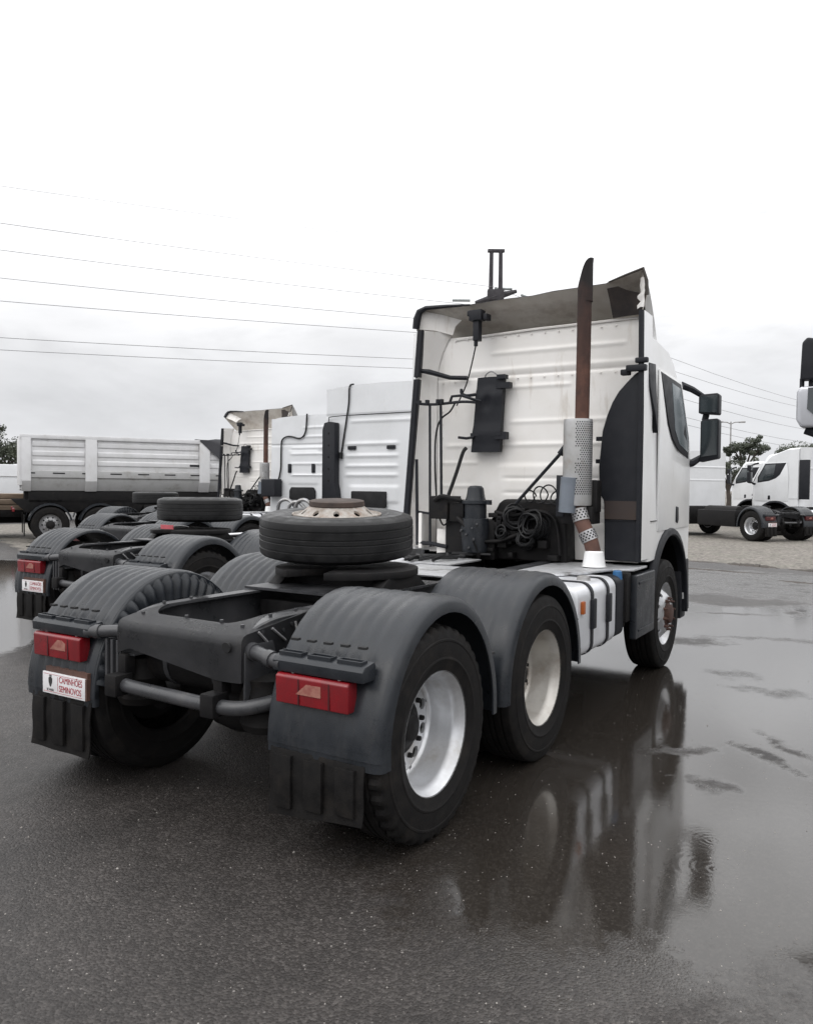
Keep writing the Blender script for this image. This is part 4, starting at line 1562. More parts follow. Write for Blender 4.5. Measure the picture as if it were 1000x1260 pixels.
for (x, y, z, r_, tn, pt, tl) in ((0.06, 3.48, 1.43, 0.085, 10, 0.018, 0.5), (0.33, 3.48, 1.36, 0.095, 9, 0.020, -0.3), (0.20, 3.49, 1.22, 0.065, 8, 0.02, 0.2), (0.02, 3.47, 1.27, 0.05, 7, 0.02, -0.2)):
    b = bmn()
    tube(b, coil(x, y, z, r_, tn, pt, tl), 0.010, 6)
    mk('coiled_air_line', b, hose_m, truck)
b = bmn()
for (x, z, r_) in ((0.24, 1.63, 0.055), (0.34, 1.645, 0.075), (0.42, 1.65, 0.085), (0.50, 1.62, 0.06)):
    tube(b, [(x + r_ * math.cos(a), 3.44 + 0.02 * math.sin(a * 1.5 + x * 9), z + r_ * math.sin(a)) for a in [2 * PI * k / 20 for k in range(21)]], 0.007, 6)
mk('looped_cables', b, hose_m, truck)
# pale panels between chassis and wall, left of the machinery
b = bmn()
box(b, -0.94, -0.90, 3.44, 3.72, 1.10, 1.45)
box(b, -0.74, -0.64, 3.46, 3.50, 1.05, 1.30)
mk('battery_cover', b, cream, truck, bevel=0.01)

# rivets and clips along the wall seams, and lines running between the rails
b = bmn()
for k in range(15):
    x = -0.84 + k * 0.135
    for z in (2.755, 3.165):
        if z > 3 and abs(x) > 1.0:
            continue
        cyl(b, (x, YW - 0.012, z), (x, YW - 0.022, z), 0.009, 0.007, n=7)
for k in range(11):
    cyl(b, (-0.845, YW - 0.012, 1.3 + 0.13 * k), (-0.845, YW - 0.022, 1.3 + 0.13 * k), 0.009, 0.007, n=7)
rv = mk('rivets', b, cream, cab)
rv['kind'] = 'stuff'
b = bmn()
rnd_ = random.Random(17)
for k in range(9):
    x = rnd_.uniform(-0.28, 0.28)
    tube(b, smooth_path([(x, -0.30, rnd_.uniform(.84, .95)), (x + rnd_.uniform(-.08, .08), 0.0, rnd_.uniform(.86, .98)), (x * .6, 0.4, rnd_.uniform(.9, 1.0)), (x * .8, 1.2, .93)], 4), rnd_.uniform(.009, .018), 6)
for (x, y, z, w_) in ((-0.12, 0.02, 0.90, 0.07), (0.14, 0.10, 0.88, 0.06), (0.02, 0.28, 0.93, 0.09)):
    box(b, x - w_, x + w_, y - 0.06, y + 0.06, z - 0.05, z + 0.05)
    cyl(b, (x, y, z + 0.05), (x, y, z + 0.09), 0.03, n=10)
mk('air_valves', b, dark_m, truck, bevel=0.006, loc=(0, 0.05, -0.10))['kind'] = 'stuff'

# exhaust stack
ST = Vector((0.768, 3.30, 0))
b = bmn()
ring_prev = None
n = 24
top_z = [3.60 + 0.052 * (math.cos(2 * PI * k / n - 0.3)) + 0.03 for k in range(n)]
rows = []
for (z, r_, dx) in ((2.30, 0.060, 0.0), (2.6, 0.060, 0.002), (3.0, 0.060, 0.004), (3.40, 0.060, 0.004)):
    rows.append([(ST.x + dx + r_ * math.cos(2 * PI * k / n), ST.y + r_ * math.sin(2 * PI * k / n), z) for k in range(n)])
grid(b, rows, closed=True)
stack_m = M('sooty_rusty_steel', (0.095, 0.046, 0.034), (0.055, 0.032, 0.027), scale=6, rough=0.72, bump=0.3, bscale=90, stretch=(1, 1, 0.5), c3=(0.17, 0.080, 0.056), scale3=3, lo3=0.5, hi3=0.8, spec=0.3)
_nt = stack_m.node_tree
_bs = _nt.nodes['Principled BSDF']
_old = _bs.inputs['Base Color'].links[0].from_socket
_tc = N(_nt, 'ShaderNodeTexCoord')
_z = N(_nt, 'ShaderNodeSeparateXYZ', i0=_tc.outputs['Object']).outputs[2]
_nz = N(_nt, 'ShaderNodeTexNoise', Vector=_tc.outputs['Object'], Scale=7.0, Detail=6.0).outputs[0]
_k = math_(_nt, 'ADD', math_(_nt, 'MULTIPLY', math_(_nt, 'SUBTRACT', _z, 2.3), 0.72), math_(_nt, 'MULTIPLY', _nz, 0.28))
_f = ramp(_nt, _k, [(0.35, 0.0), (0.78, 0.55), (0.97, 1.0)])
_nt.links.new(mixc(_nt, _f, _old, (0.017, 0.0145, 0.015)), _bs.inputs['Base Color'])
stack = mk('exhaust_stack', b, stack_m, truck)
b = bmn()
rows = []
for f in (0, 0.3, 0.6, 0.85, 1.0):
    row = []
    for k in range(n):
        a = 2 * PI * k / n
        zt = 3.495 + 0.168 * (1 - ((1 - math.cos(a - 0.2)) / 2) ** 2.6)
        row.append((ST.x + 0.004 + 0.018 * f * f + (0.0605 - 0.006 * f * f) * math.cos(a), ST.y + 0.0605 * math.sin(a), 3.40 + (zt - 3.40) * f))
    rows.append(row)
rows.append([(x * 0.94 + 0.79 * 0.06, (y - ST.y) * 0.9 + ST.y, z - 0.004) for x, y, z in rows[-1]])
rows.append([(x, y, 3.3) for x, y, z in rows[-1]])
grid(b, rows, closed=True)
mk('stack_tip', b, stack_m, stack)
# heat shield: half tube, perforated on its outer quarter
b = bmn()
shx, shy = 0.735, 3.30
sh_r = 0.125
n = 28
rows = []
for z in (1.56, 1.58, 1.9, 2.27, 2.30):
    rr_ = sh_r if z not in (1.56, 2.30) else sh_r - 0.004
    rows.append([(shx + rr_ * math.cos(2 * PI * k / n), shy + rr_ * math.sin(2 * PI * k / n), z) for k in range(n)])
v = grid(b, rows, closed=True)
b.faces.new(v[-1])
hs = mk('heat_shield', b, shield_m, truck)
b = bmn()
for j in range(34):
    for k in range(9):
        a = rad(-78 + 9.2 * k + (4.6 if j % 2 else 0))
        z = 1.66 + j * 0.0185
        if k < 2 and 6 < j < 22 and random.random() < 0.5:
            continue
        p = Vector((shx + (sh_r + 0.0012) * math.cos(a), shy + (sh_r + 0.0012) * math.sin(a), z))
        t = Vector((-math.sin(a), math.cos(a), 0))
        vs = [b.verts.new(p + t * 0.0058 * math.cos(q * PI / 3) + Vector((0, 0, 1)) * 0.0068 * math.sin(q * PI / 3)) for q in range(6)]
        b.faces.new(vs)
hp = mk('perforations', b, concave_dark, hs)
hp['kind'] = 'stuff'
b = bmn()
box(b, 0.555, 0.625, 3.27, 3.33, 1.46, 1.82)
mk('shield_bracket', b, plastic, hs, bevel=0.006)
b = bmn()
cyl(b, (0.68, 3.21, 1.50), (0.70, 3.21, 1.80), 0.075, 0.075, n=18)
mk('silencer_cover', b, M('blue_grey_steel', (0.20, 0.225, 0.26), (0.16, 0.18, 0.21), rough=0.4, metal=0.5), hs)
b = bmn()
box(b, 0.60, 0.88, 3.28, 3.50, 1.40, 1.55)
box(b, 0.80, 0.90, 3.34, 3.46, 1.50, 1.78)
mk('stack_mount', b, dark_m, hs, bevel=0.012)
b = bmn()
el = smooth_path([(0.755, 3.28, 1.56), (0.77, 3.27, 1.48), (0.82, 3.26, 1.37), (0.875, 3.26, 1.26), (0.905, 3.27, 1.14)], 4)
tube(b, el, 0.064, 20)
ep = mk('exhaust_elbow', b, rust, truck)
for t0, t1 in ((0.18, 0.38), (0.58, 0.80)):
    i0, i1 = int(t0 * (len(el) - 1)), int(t1 * (len(el) - 1))
    b = bmn()
    cyl(b, el[i0], el[i1], 0.072, n=24, caps=False)
    cl_ = mk('pipe_clamp', b, steel, ep)
    b = bmn()
    ax = (el[i1] - el[i0]).normalized()
    u = ax.orthogonal().normalized()
    w_ = ax.cross(u)
    L = (el[i1] - el[i0]).length
    for j in range(4):
        for k in range(14):
            a = 2 * PI * (k + 0.5 * (j % 2)) / 14
            p = el[i0] + ax * (L * (0.2 + 0.2 * j)) + (u * math.cos(a) + w_ * math.sin(a)) * 0.0733
            t = (-u * math.sin(a) + w_ * math.cos(a))
            b.faces.new([b.verts.new(p + t * 0.0085 * math.cos(q * PI / 3) + ax * 0.0085 * math.sin(q * PI / 3)) for q in range(6)])
    mk('clamp_holes', b, concave_dark, ep)
b = bmn()
lathe(b, [(0.0, 1.18), (0.070, 1.178), (0.082, 1.165), (0.090, 1.10), (0.098, 1.048), (0.108, 1.044), (0.0, 1.044)], 24, 'z', (0.905, 3.27, 0))
mk('pipe_boot', b, white, truck)

# deck plate, fuel tank, fluid tank, skirt
b = bmn()
prism(b, [(0.47, 2.45), (0.47, 3.62), (1.235, 3.72), (1.235, 3.32), (1.08, 3.22), (0.98, 2.85), (0.86, 2.58)], 'z', 1.018, 1.036)
mk('deck_plate', b, plate_m, truck, bevel=0.003)
b = bmn()
box(b, -0.66, -0.10, 2.55, 3.15, 1.042, 1.056)
box(b, -0.33, 0.28, 1.75, 2.45, 1.042, 1.054)
mk('deck_plate', b, plate_m, truck, bevel=0.003)
b = bmn()
random.seed(11)
for k in range(14):
    x, y = random.uniform(-0.6, -0.1), random.uniform(2.5, 3.2)
    tube(b, smooth_path([(x, y, 1.075), (x + random.uniform(-.2, .2), y + .12, 1.09), (x + random.uniform(-.3, .3), y + .3, 1.08)], 3), random.uniform(.008, .018), 6)
mk('air_hoses', b, hose_m, truck)


def tank(parent, x0, x1, y0, y1, z0, z1, mat, name='fuel_tank', r_=0.09, cap=True):
    w, h = x1 - x0, z1 - z0
    cx, cz = (x0 + x1) / 2, (z0 + z1) / 2
    pts = rrect(w, h, r_, 6)
    secs = []
    for y, k in ((y0, 0.93), (y0 + 0.012, 0.985), (y0 + 0.03, 1.0), (y1 - 0.03, 1.0), (y1 - 0.012, 0.985), (y1, 0.93)):
        secs.append([(cx + px_ * k, y, cz + pz * k) for px_, pz in pts])
    b = bmn()
    v = grid(b, secs, closed=True)
    b.faces.new(v[0]); b.faces.new(v[-1])
    return mk(name, b, mat, parent, ang=40)


ft = tank(truck, 0.55, 1.205, 2.03, 2.93, 0.485, 1.012, tank_m)
b = bmn()
cx, cz = 0.8775, 0.7485
for y in (2.33, 2.70):
    pts = rrect(0.655 + 0.016, 0.527 + 0.016, 0.095, 6)
    secs = [[(cx + p[0] * k, y + dy_, cz + p[1] * k) for p in pts] for dy_, k in ((-0.028, 0.985), (-0.026, 1.0), (0.026, 1.0), (0.028, 0.985))]
    grid(b, secs, closed=True)
mk('tank_strap', b, plastic, ft)
b = bmn()
for y in (2.33, 2.70):
    box(b, 1.208, 1.232, y - 0.045, y + 0.045, 0.68, 0.90)
mk('strap_cover', b, plastic, ft, bevel=0.010)
b = bmn()
lathe(b, [(0.0, 1.045), (0.035, 1.045), (0.048, 1.038), (0.052, 1.012), (0.06, 1.005)], 20, 'z', (1.08, 2.50, 0))
mk('filler_cap', b, steel, ft)
b = bmn()
box(b, 1.206, 1.228, 2.085, 2.135, 0.815, 0.905)
mk('side_marker', b, amber, ft, bevel=0.006)
at_ = tank(truck, 0.62, 1.19, 2.965, 3.20, 0.50, 1.0, plastic, 'fluid_tank', 0.06)
b = bmn()
lathe(b, [(0.0, 1.052), (0.028, 1.052), (0.035, 1.045), (0.037, 1.015), (0.040, 0.98)], 18, 'z', (1.150, 3.13, -0.016))
mk('fluid_cap', b, blue_cap, at_)
b = bmn()
box(b, 0.70, 1.21, 3.20, 3.32, 0.60, 1.01)
cyl(b, (1.12, 3.22, 0.56), (1.12, 3.22, 0.66), 0.07, n=16)
cyl(b, (1.13, 3.26, 0.66), (1.13, 3.26, 1.0), 0.05, n=14)
mk('battery_box', b, dark_m, truck, bevel=0.012)
b = bmn()
box(b, 1.195, 1.255, 3.33, 3.93, 0.440, 0.985)
sk = mk('side_skirt', b, fender_m, truck, bevel=0.02, seg=3)
b = bmn()
box(b, 1.253, 1.262, 3.40, 3.86, 0.90, 0.925)
box(b, 1.253, 1.262, 3.40, 3.86, 0.50, 0.52)
mk('skirt_bead', b, fender_m, sk, bevel=0.006)
b = bmn()
box(b, 0.70, 1.20, 3.36, 3.88, 0.62, 0.97)
mk('battery_tray', b, dark_m, truck, bevel=0.01)
# left side: second tank so that the truck is complete
tank(truck, -1.205, -0.55, 2.03, 3.40, 0.485, 1.0, tank_m)


# ------------------------------------------------------------------ spare wheels (things resting on the fifth wheels)
def spare(name, loc, tilt, label, group, disc=True):
    t = thing(name, label, 'spare wheel', loc, 0, group)
    b = bmn()
    half = [(0.290, 0.104), (0.30, 0.128), (0.335, 0.139), (0.36, 0.1465), (0.366, 0.1445), (0.405, 0.1460), (0.440, 0.1430), (0.446, 0.1445), (0.456, 0.1400), (0.482, 0.134), (0.502, 0.127),
            (0.5145, 0.115), (0.519, 0.096), (0.5205, 0.074), (0.5165, 0.071), (0.5165, 0.065), (0.521, 0.062), (0.5215, 0.022), (0.518, 0.019), (0.518, 0.014), (0.5215, 0.011)]
    lathe(b, [(r, x) for r, x in half] + [(r, -x) for r, x in reversed(half)], 96)
    R_ = (0, -PI / 2, 0)
    t.rotation_euler = Matrix.Rotation(tilt[1], 4, RT).to_euler()
    mk('tyre', b, spare_rubber, t, ang=28, rot=R_)
    if disc:
        b = bmn()
        lathe(b, [(0.286, 0.110), (0.303, 0.134), (0.303, 0.142), (0.296, 0.142), (0.285, 0.126), (0.270, 0.124)], 64)
        holed_disc(b, 0.186, 0.270, 0.192, 10, 0.228, 0.022, x1=0.124)
        bmesh.ops.remove_doubles(b, verts=b.verts[:], dist=0.0004)
        mk('rim', b, rust_white, t, rot=R_)
        b = bmn()
        lathe(b, [(0.0, 0.194), (0.184, 0.192), (0.190, 0.198), (0.186, 0.226), (0.176, 0.230), (0.0, 0.228)], 40, 'x')
        mk('mounting_face', b, M('brown_rusty_face', (0.055, 0.036, 0.028), (0.035, 0.026, 0.022), scale=9, rough=0.75), t, rot=R_)
    else:
        b = bmn()
        lathe(b, [(0.286, 0.110), (0.303, 0.132), (0.296, 0.136), (0.262, 0.09), (0.25, 0.02), (0.0, 0.01)], 48)
        mk('rim', b, dark_m, t, rot=R_)
    return t


SP = 'spare wheels lying on the fifth wheels'
sp1 = spare('spare_wheel', (-0.17, 1.06, 1.378), (0, rad(4.0)), 'large black spare wheel with rusty rim lying on the nearest truck chassis', SP)


# ------------------------------------------------------------------ the neighbouring trucks in the row
SKIP = set()


def base_chassis_from(src, label, loc, rz, skip_extra=(), group='tractor trucks parked in the row', front_shift=0.0, only_single=False):
    """copy of the near truck's running gear without its cab and wall equipment"""
    keep = {'frame_rail', 'rear_crossmember', 'hanger_bracket', 'bumper_tube', 'air_tank', 'tank_strap', 'axle', 'air_spring', 'brake_chamber', 'drive_line', 'fifth_wheel',
            'wheel', 'tyre', 'mudguard', 'mud_flap', 'tail_lamp', 'lamp_bracket', 'lamp_arm', 'dealer_plate', 'fuel_tank'}
    r_ = src.copy()
    COL.objects.link(r_)
    r_.location = loc
    r_.rotation_euler = (0, 0, rz)
    r_['label'] = label
    r_['group'] = group
    for ch in list(src.children):
        nm = ch.name.split('.')[0]
        if nm not in keep or nm in skip_extra:
            continue
        if only_single and nm in ('wheel', 'tyre', 'mudguard') and nm != 'mudguard' and 0.5 < ch.location.y < 2:
            continue
        if only_single and nm in ('axle', 'air_spring', 'brake_chamber', 'mudguard') and np.mean([v.co.y for v in ch.data.vertices]) > 0.6:
            continue
        c = copy_tree(ch, r_, ('inner_skirt',))
        if nm == 'wheel' and ch.location.y > 3:
            c.location.y += front_shift
    return r_


def plain_cab(root, dy, mat, top, ribs, name_dark=True, zb=1.1, seam=2.9, details=None, mirror=True):
    """flat-backed sleeper cab"""
    yr = 3.75 + dy
    c = cab_shell(root, mat, yr, dy, zb=zb, rear_top=top, front_top=min(top - 0.12, 3.05))
    for s in (-1, 1):
        cab_side(c, s, dy, mat, slit=False, mirror=mirror)
    cab_front(c, dy, mat)
    ribbed('rear_panel', mat, c, -1.14, 1.14, zb, top - 0.06, yr - 0.012, ribs, 60, 100)
    return c


def ribs_b(x, z):
    h = 0.0
    h -= 0.018 * ridge(z, 2.90, 0.02)
    h += 0.016 * ridge(z, 2.80, 0.03) * span(x, -0.62, 1.0)
    for zc in (2.42, 2.22, 2.05, 1.90):
        h += 0.022 * ridge(z, zc, 0.035) * span(x, -0.72, 0.30, 0.1)
    h += 0.020 * span(x, -0.64, 0.33, 0.08) * span(z, 1.45, 1.72, 0.05)
    return h


def ribs_c(x, z):
    h = 0.0
    h -= 0.02 * ridge(z, 2.62, 0.02)
    h += 0.018 * ridge(z, 3.0, 0.03) * span(x, -0.2, 1.0)
    h += 0.018 * ridge(z, 2.8, 0.03) * span(x, -0.2, 1.0)
    for zc in (2.55, 2.42, 2.20, 1.95):
        h += 0.020 * ridge(z, zc, 0.03) * span(x, -0.55, 1.0, 0.1)
    h += 0.018 * span(x, -0.62, 0.2, 0.06) * span(z, 1.75, 2.5, 0.06)
    return h


TB = base_chassis_from(truck, 'tractor next in the row, tall plain white cab showing behind the nearest spare wheel', (-4.12, 2.5, 0), 0, front_shift=1.35)
cb = plain_cab(TB, 1.35, white2, 3.42, ribs_b, seam=2.9)
yb = 3.75 + 1.35
b = bmn()
prism(b, [(-1.12, 1.45), (-1.12, 2.66), (-1.08, 2.78), (-0.98, 2.80), (-0.86, 2.78), (-0.855, 1.75), (-0.83, 1.66), (-0.80, 1.45)], 'y', yb - 0.16, yb - 0.02)
dp = mk('air_intake_panel', b, plastic, cb, bevel=0.015)
b = bmn()
for z in (2.6, 2.4, 2.2, 2.0, 1.8):
    cyl(b, (-0.98, yb - 0.165, z), (-0.98, yb - 0.150, z), 0.016, n=10)
mk('panel_clip', b, dark_m, cb)
for x in (-0.59, 0.19):
    b = bmn()
    box(b, x - 0.08, x + 0.08, yb - 0.045, yb - 0.015, 2.325, 2.385)
    mk('vent_cover', b, plastic, cb, bevel=0.008)
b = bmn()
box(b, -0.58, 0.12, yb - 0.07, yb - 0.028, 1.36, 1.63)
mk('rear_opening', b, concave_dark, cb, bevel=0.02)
b = bmn()
tube(b, smooth_path([(-0.62, yb + 0.05, 3.43), (-0.65, yb - 0.03, 3.38), (-0.66, yb - 0.035, 3.1), (-0.72, yb - 0.035, 2.75), (-0.79, yb - 0.035, 2.35), (-0.81, yb - 0.035, 2.22)], 4), 0.015, 6)
cyl(b, (-0.81, yb - 0.05, 2.18), (-0.80, yb - 0.05, 2.28), 0.035, n=8)
mk('cable', b, hose_m, cb)
b = bmn()
tube(b, smooth_path([(-1.08, yb - 0.05, 2.7), (-1.06, yb - 0.05, 2.84), (-0.98, yb - 0.045, 2.89), (-0.2, yb - 0.03, 2.905), (1.0, yb - 0.03, 2.91)], 4), 0.008, 6)
mk('seam_strip', b, plastic, cb)

TC = base_chassis_from(truck, 'tractor with white cab and black box at its wall, second along from the nearest', (-7.9, 5.9, 0), 0, front_shift=0.85)
cc = plain_cab(TC, 0.85, white2, 3.28, ribs_c)
yb = 3.75 + 0.85
b = bmn()
box(b, -1.21, -0.80, yb - 0.30, yb - 0.03, 1.46, 1.86)
mk('filter_box', b, plastic, cc, bevel=0.04, seg=3)
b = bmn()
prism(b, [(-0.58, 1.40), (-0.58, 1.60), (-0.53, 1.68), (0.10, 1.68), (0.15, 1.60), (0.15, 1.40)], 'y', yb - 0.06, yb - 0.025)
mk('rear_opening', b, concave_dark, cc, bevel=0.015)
for x in (-0.58, 0.09):
    b = bmn()
    box(b, x - 0.045, x + 0.045, yb - 0.06, yb - 0.015, 2.0, 2.20)
    mk('vent_cover', b, plastic, cc, bevel=0.012)
b = bmn()
cp = [(-7.993, 3.30), (-8.0, 3.22), (-8.03, 2.92), (-8.12, 2.79), (-8.25, 2.765), (-8.40, 2.80), (-8.56, 2.81), (-8.70, 2.74), (-8.73, 2.55), (-8.735, 2.14), (-8.77, 1.95), (-8.80, 1.86)]
tube(b, smooth_path([(x + 7.9, yb - 0.045, z) for x, z in cp], 4), 0.018, 6)
mk('cable', b, hose_m, cc)
b = bmn()
for x0, z0 in ((-0.7, 1.30), (-0.4, 1.25), (-0.2, 1.3), (0.2, 1.28)):
    tube(b, smooth_path([(x0, yb - 0.3, z0 - .2), (x0 + .1, yb - .35, z0 + .05), (x0 + .3, yb - .3, z0 + .1), (x0 + .5, yb - .25, z0 - .1)], 4), 0.04, 8)
mk('air_hoses', b, steel, TC)

TD = copy_tree(truck)
TD.location = (-11.6, 9.0, 0)
TD['label'] = 'farthest tractor in the row, cream cab with tipped roof deflector and rusty stack'
for ch in TD.children:
    if ch.name.split('.')[0] == 'cab':
        cd = ch
piv = Matrix.Translation((0, 4.1, 3.2)) @ Matrix.Rotation(rad(-32), 4, 'X') @ Matrix.Translation((0, -4.1, -3.2))
for ch in cd.children:
    nm = ch.name.split('.')[0]
    if nm.startswith('roof_deflector') or nm in ('deflector_trim', 'corner_liner', 'torn_edge'):
        ch.matrix_local = piv
sp2 = spare('spare_wheel', (-4.33, 3.80, 1.40), (0, 0), 'black spare wheel with a plain dark top lying on the next truck along', SP, disc=False)
sp3 = copy_tree(sp2)
sp3.location = (-11.75, 9.5, 1.39)
sp3['label'] = 'farthest spare wheel, resting before the tipper and partly hidden by another'
# red reflector plate on the neighbour's fifth wheel
b = bmn()
box(b, -0.27, -0.06, 0.72, 0.73, 1.17, 1.225)
box(b, 0.06, 0.10, 0.715, 0.725, 1.03, 1.045)
mk('red_reflector', b, M('faded_red_reflector', (0.50, 0.10, 0.12), rough=0.4), TB)


# ------------------------------------------------------------------ tractors across the yard (right)
GR = 'tractor trucks across the yard'
t1 = base_chassis_from(truck, 'white tractor across the yard with its dark two-axle chassis turned to the camera', (-0.35, 26.6, 0), rad(55), group=GR, front_shift=-0.2, only_single=True, skip_extra=('fuel_tank',))
c1 = plain_cab(t1, -0.2, white2, 3.22, lambda x, z: 0.02 * ridge(z, 2.6, .03) + 0.015 * ridge(z, 2.1, .03))
b = bmn()
box(b, -1.18, -0.50, 0.75, 2.55, 0.45, 1.02)
cyl(b, (-0.9, 0.8, 0.95), (-0.9, 2.3, 0.95), 0.22, n=16)
mk('side_tank', b, dark_m, t1, bevel=0.05)
b = bmn()
box(b, -1.15, 1.15, 2.95, 4.2, 0.45, 1.12)  # plain dark box filling the space under the cab
mk('under_cab_box', b, dark_m, t1, bevel=0.04)
t2 = base_chassis_from(truck, 'white high-roofed tractor with dark side window, rightmost across the yard', (3.15, 30.4, 0), rad(74), group=GR, front_shift=-0.75, only_single=True)
c2 = plain_cab(t2, -0.75, white2, 3.42, lambda x, z: 0.02 * ridge(z, 2.6, .03))
b = bmn()
box(b, -1.20, -1.10, 2.62, 2.985, 1.4, 2.9)
mk('side_deflector', b, plastic, c2, bevel=0.02)
t3 = base_chassis_from(truck, 'white low-roofed tractor partly hidden between two others across the yard', (1.4, 36.3, 0), rad(74), group=GR, front_shift=-0.75, only_single=True)
c3 = plain_cab(t3, -0.75, white2, 3.10, lambda x, z: 0.02 * ridge(z, 2.6, .03))

dull_red = M('dull_red_lens', (0.07, 0.008, 0.010), (0.05, 0.007, 0.008), rough=0.4)
for t_ in (t1, t2, t3, TC):
    for ch in t_.children:
        if ch.name.split('.')[0] == 'tail_lamp':
            ch.material_slots[0].link = 'OBJECT'
            ch.material_slots[0].material = dull_red

# tractor standing just outside the frame at the right; its mirrors reach into view
t4 = base_chassis_from(truck, 'tractor outside the right edge, only its black and silver mirrors seen', (4.22, 9.25, 0), PI, group=None, front_shift=-0.1, only_single=True) if False else thing(
    'tractor_truck', 'tractor at the right edge of which only black and silver mirrors show', 'truck', (4.24, 9.20, 0), PI)
c4 = cab_shell(t4, white2, 3.85, 0.0, rear_top=3.25)
for s in (-1, 1):
    cab_side(c4, s, 0.0, white2, slit=False, mirror=False)
cab_front(c4, 0.0, white2)
for s in (-1, 1):
    wheel_copy(wheel_front, t4, (s * 1.095, 4.455, 0.517), s < 0)
    wheel_copy(wheel_dual, t4, (s * 1.10, 0.9, 0.517), s < 0)
b = bmn()
for s in (-1, 1):
    box(b, s * 0.385 - 0.04, s * 0.385 + 0.04, 0.2, 4.6, 0.78, 1.02)
mk('frame_rail', b, frame_m, t4, bevel=0.01)
for s in (1, -1):
    b = bmn()
    X0 = 1.60
    prism(b, [(s * 1.62, 2.60), (s * 1.62, 2.90), (s * 1.82, 2.90) if False else (s * 1.80, 2.94), (s * 1.835, 2.90), (s * 1.845, 2.60)], 'y', 5.24, 5.38)
    um = mk('wide_angle_mirror', b, plastic, c4, bevel=0.02, seg=3)
    b = bmn()
    for x in (1.835, 1.77):
        tube(b, [(s * x, 5.30, 2.50), (s * x, 5.30, 2.62)], 0.018, 8)
    tube(b, [(s * 1.80, 5.32, 2.20), (s * 1.70, 5.32, 2.16), (s * 1.40, 5.30, 2.02), (s * 1.18, 5.22, 1.96)], 0.035, 8)
    mk('mirror_arm', b, plastic, c4)
    b = bmn()
    prism(b, [(s * 1.60, 2.26), (s * 1.62, 2.54), (s * 1.84, 2.545), (s * 1.865, 2.50), (s * 1.865, 2.28), (s * 1.83, 2.215), (s * 1.64, 2.21)], 'y', 5.22, 5.40)
    mk('main_mirror', b, silver, c4, bevel=0.025, seg=3)
    b = bmn()
    prism(b, [(s * 1.61, 2.30), (s * 1.62, 2.53), (s * 1.78, 2.53), (s * 1.785, 2.36), (s * 1.70, 2.28)], 'y', 5.400, 5.412)
    mk('mirror_glass', b, glass_m, c4)


# ------------------------------------------------------------------ tipper at the left
dz = rad(-31)
dump = thing('tipper_truck', 'white tipper with ribbed steel body standing side-on beyond the row', 'truck', (-18.57, 11.32, 0), dz)


def tip_body():
    # local: rear end at y=-1.05, right side at x=+1.24
    b = bmn()
    box(b, -1.15, 1.15, -0.72, 6.6, 2.08, 3.02)
    # tapered lower flanks
    for s in (-1, 1):
        pass
    body = mk('tipper_body', b, grey_body, dump, bevel=0.02)
    b = bmn()
    prism(b, [(-1.15, 2.08), (-1.16, 1.78), (-1.0, 1.50), (1.0, 1.50), (1.16, 1.78), (1.15, 2.08)], 'y', -0.70, 6.58)
    mk('body_floor', b, lower_grey, body)
    for s in (-1, 1):
        b = bmn()
        box(b, min(s * 1.12, s * 1.22), max(s * 1.12, s * 1.22), -0.78, 6.65, 2.98, 3.10)
        mk('top_rail', b, grey_body, body, bevel=0.015)
        for y in (-0.62, 1.1, 4.4, 6.5):
            b = bmn()
            w_ = 0.16 if y > 0 else 0.12
            prism(b, [(s * 1.14, 3.0), (s * 1.225, 3.0), (s * 1.225, 1.78), (s * 1.04, 1.48), (s * 0.97, 1.52), (s * 1.14, 1.80)], 'y', y - w_, y + w_)
            mk('body_post', b, grey_body, body, bevel=0.01)
        for z in (2.83, 2.56, 2.30):
            b = bmn()
            for y0, y1 in ((-0.46, 0.92), (1.28, 4.22), (4.58, 6.3)):
                prism(b, [(s * 1.14, z - 0.095), (s * 1.175, z - 0.055), (s * 1.175, z + 0.055), (s * 1.14, z + 0.095)], 'y', y0, y1)
            mk('body_rib', b, grey_body, body, bevel=0.008)
        b = bmn()
        prism(b, [(s * 1.14, 2.10), (s * 1.20, 2.07), (s * 1.20, 1.88), (s * 1.14, 1.84)], 'y', -0.6, 6.4)
        mk('lower_rail', b, lower_grey, body, bevel=0.008)
        b = bmn()
        for k in range(9):
            y = -0.55 + k * 0.78
            box(b, min(s * 1.19, s * 1.206), max(s * 1.19, s * 1.206), y - 0.16, y + 0.16, 1.985, 2.02)
        mk('rail_slots', b, concave_dark, body)
    b = bmn()
    box(b, 1.176, 1.186, 3.95, 4.45, 2.27, 2.33)
    mk('maker_plate', b, plastic, body)
    b = bmn()
    box(b, -1.2, 1.2, -0.80, -0.72, 1.65, 3.06)
    mk('tailgate', b, grey_body, body, bevel=0.02)
    b = bmn()
    rows = []
    for k in range(11):
        t = k / 10
        y = 4.25 + 2.40 * t
        drop = 0.05 + 0.85 * min(1.0, t * 2.4 / 0.95)
        row = [(x, y, 3.13 + 0.03 * math.sin(k * 1.7 + x * 3)) for x in (-1.2, -0.6, 0, 0.6, 1.2)]
        row += [(1.245 + 0.012 * math.sin(k * 2.1 + q), y, 3.11 - drop * q / 4) for q in range(5)]
        rows.append(row)
    grid(b, rows)
    mk('tarpaulin', b, tarp_m, body, ang=60)
    return body


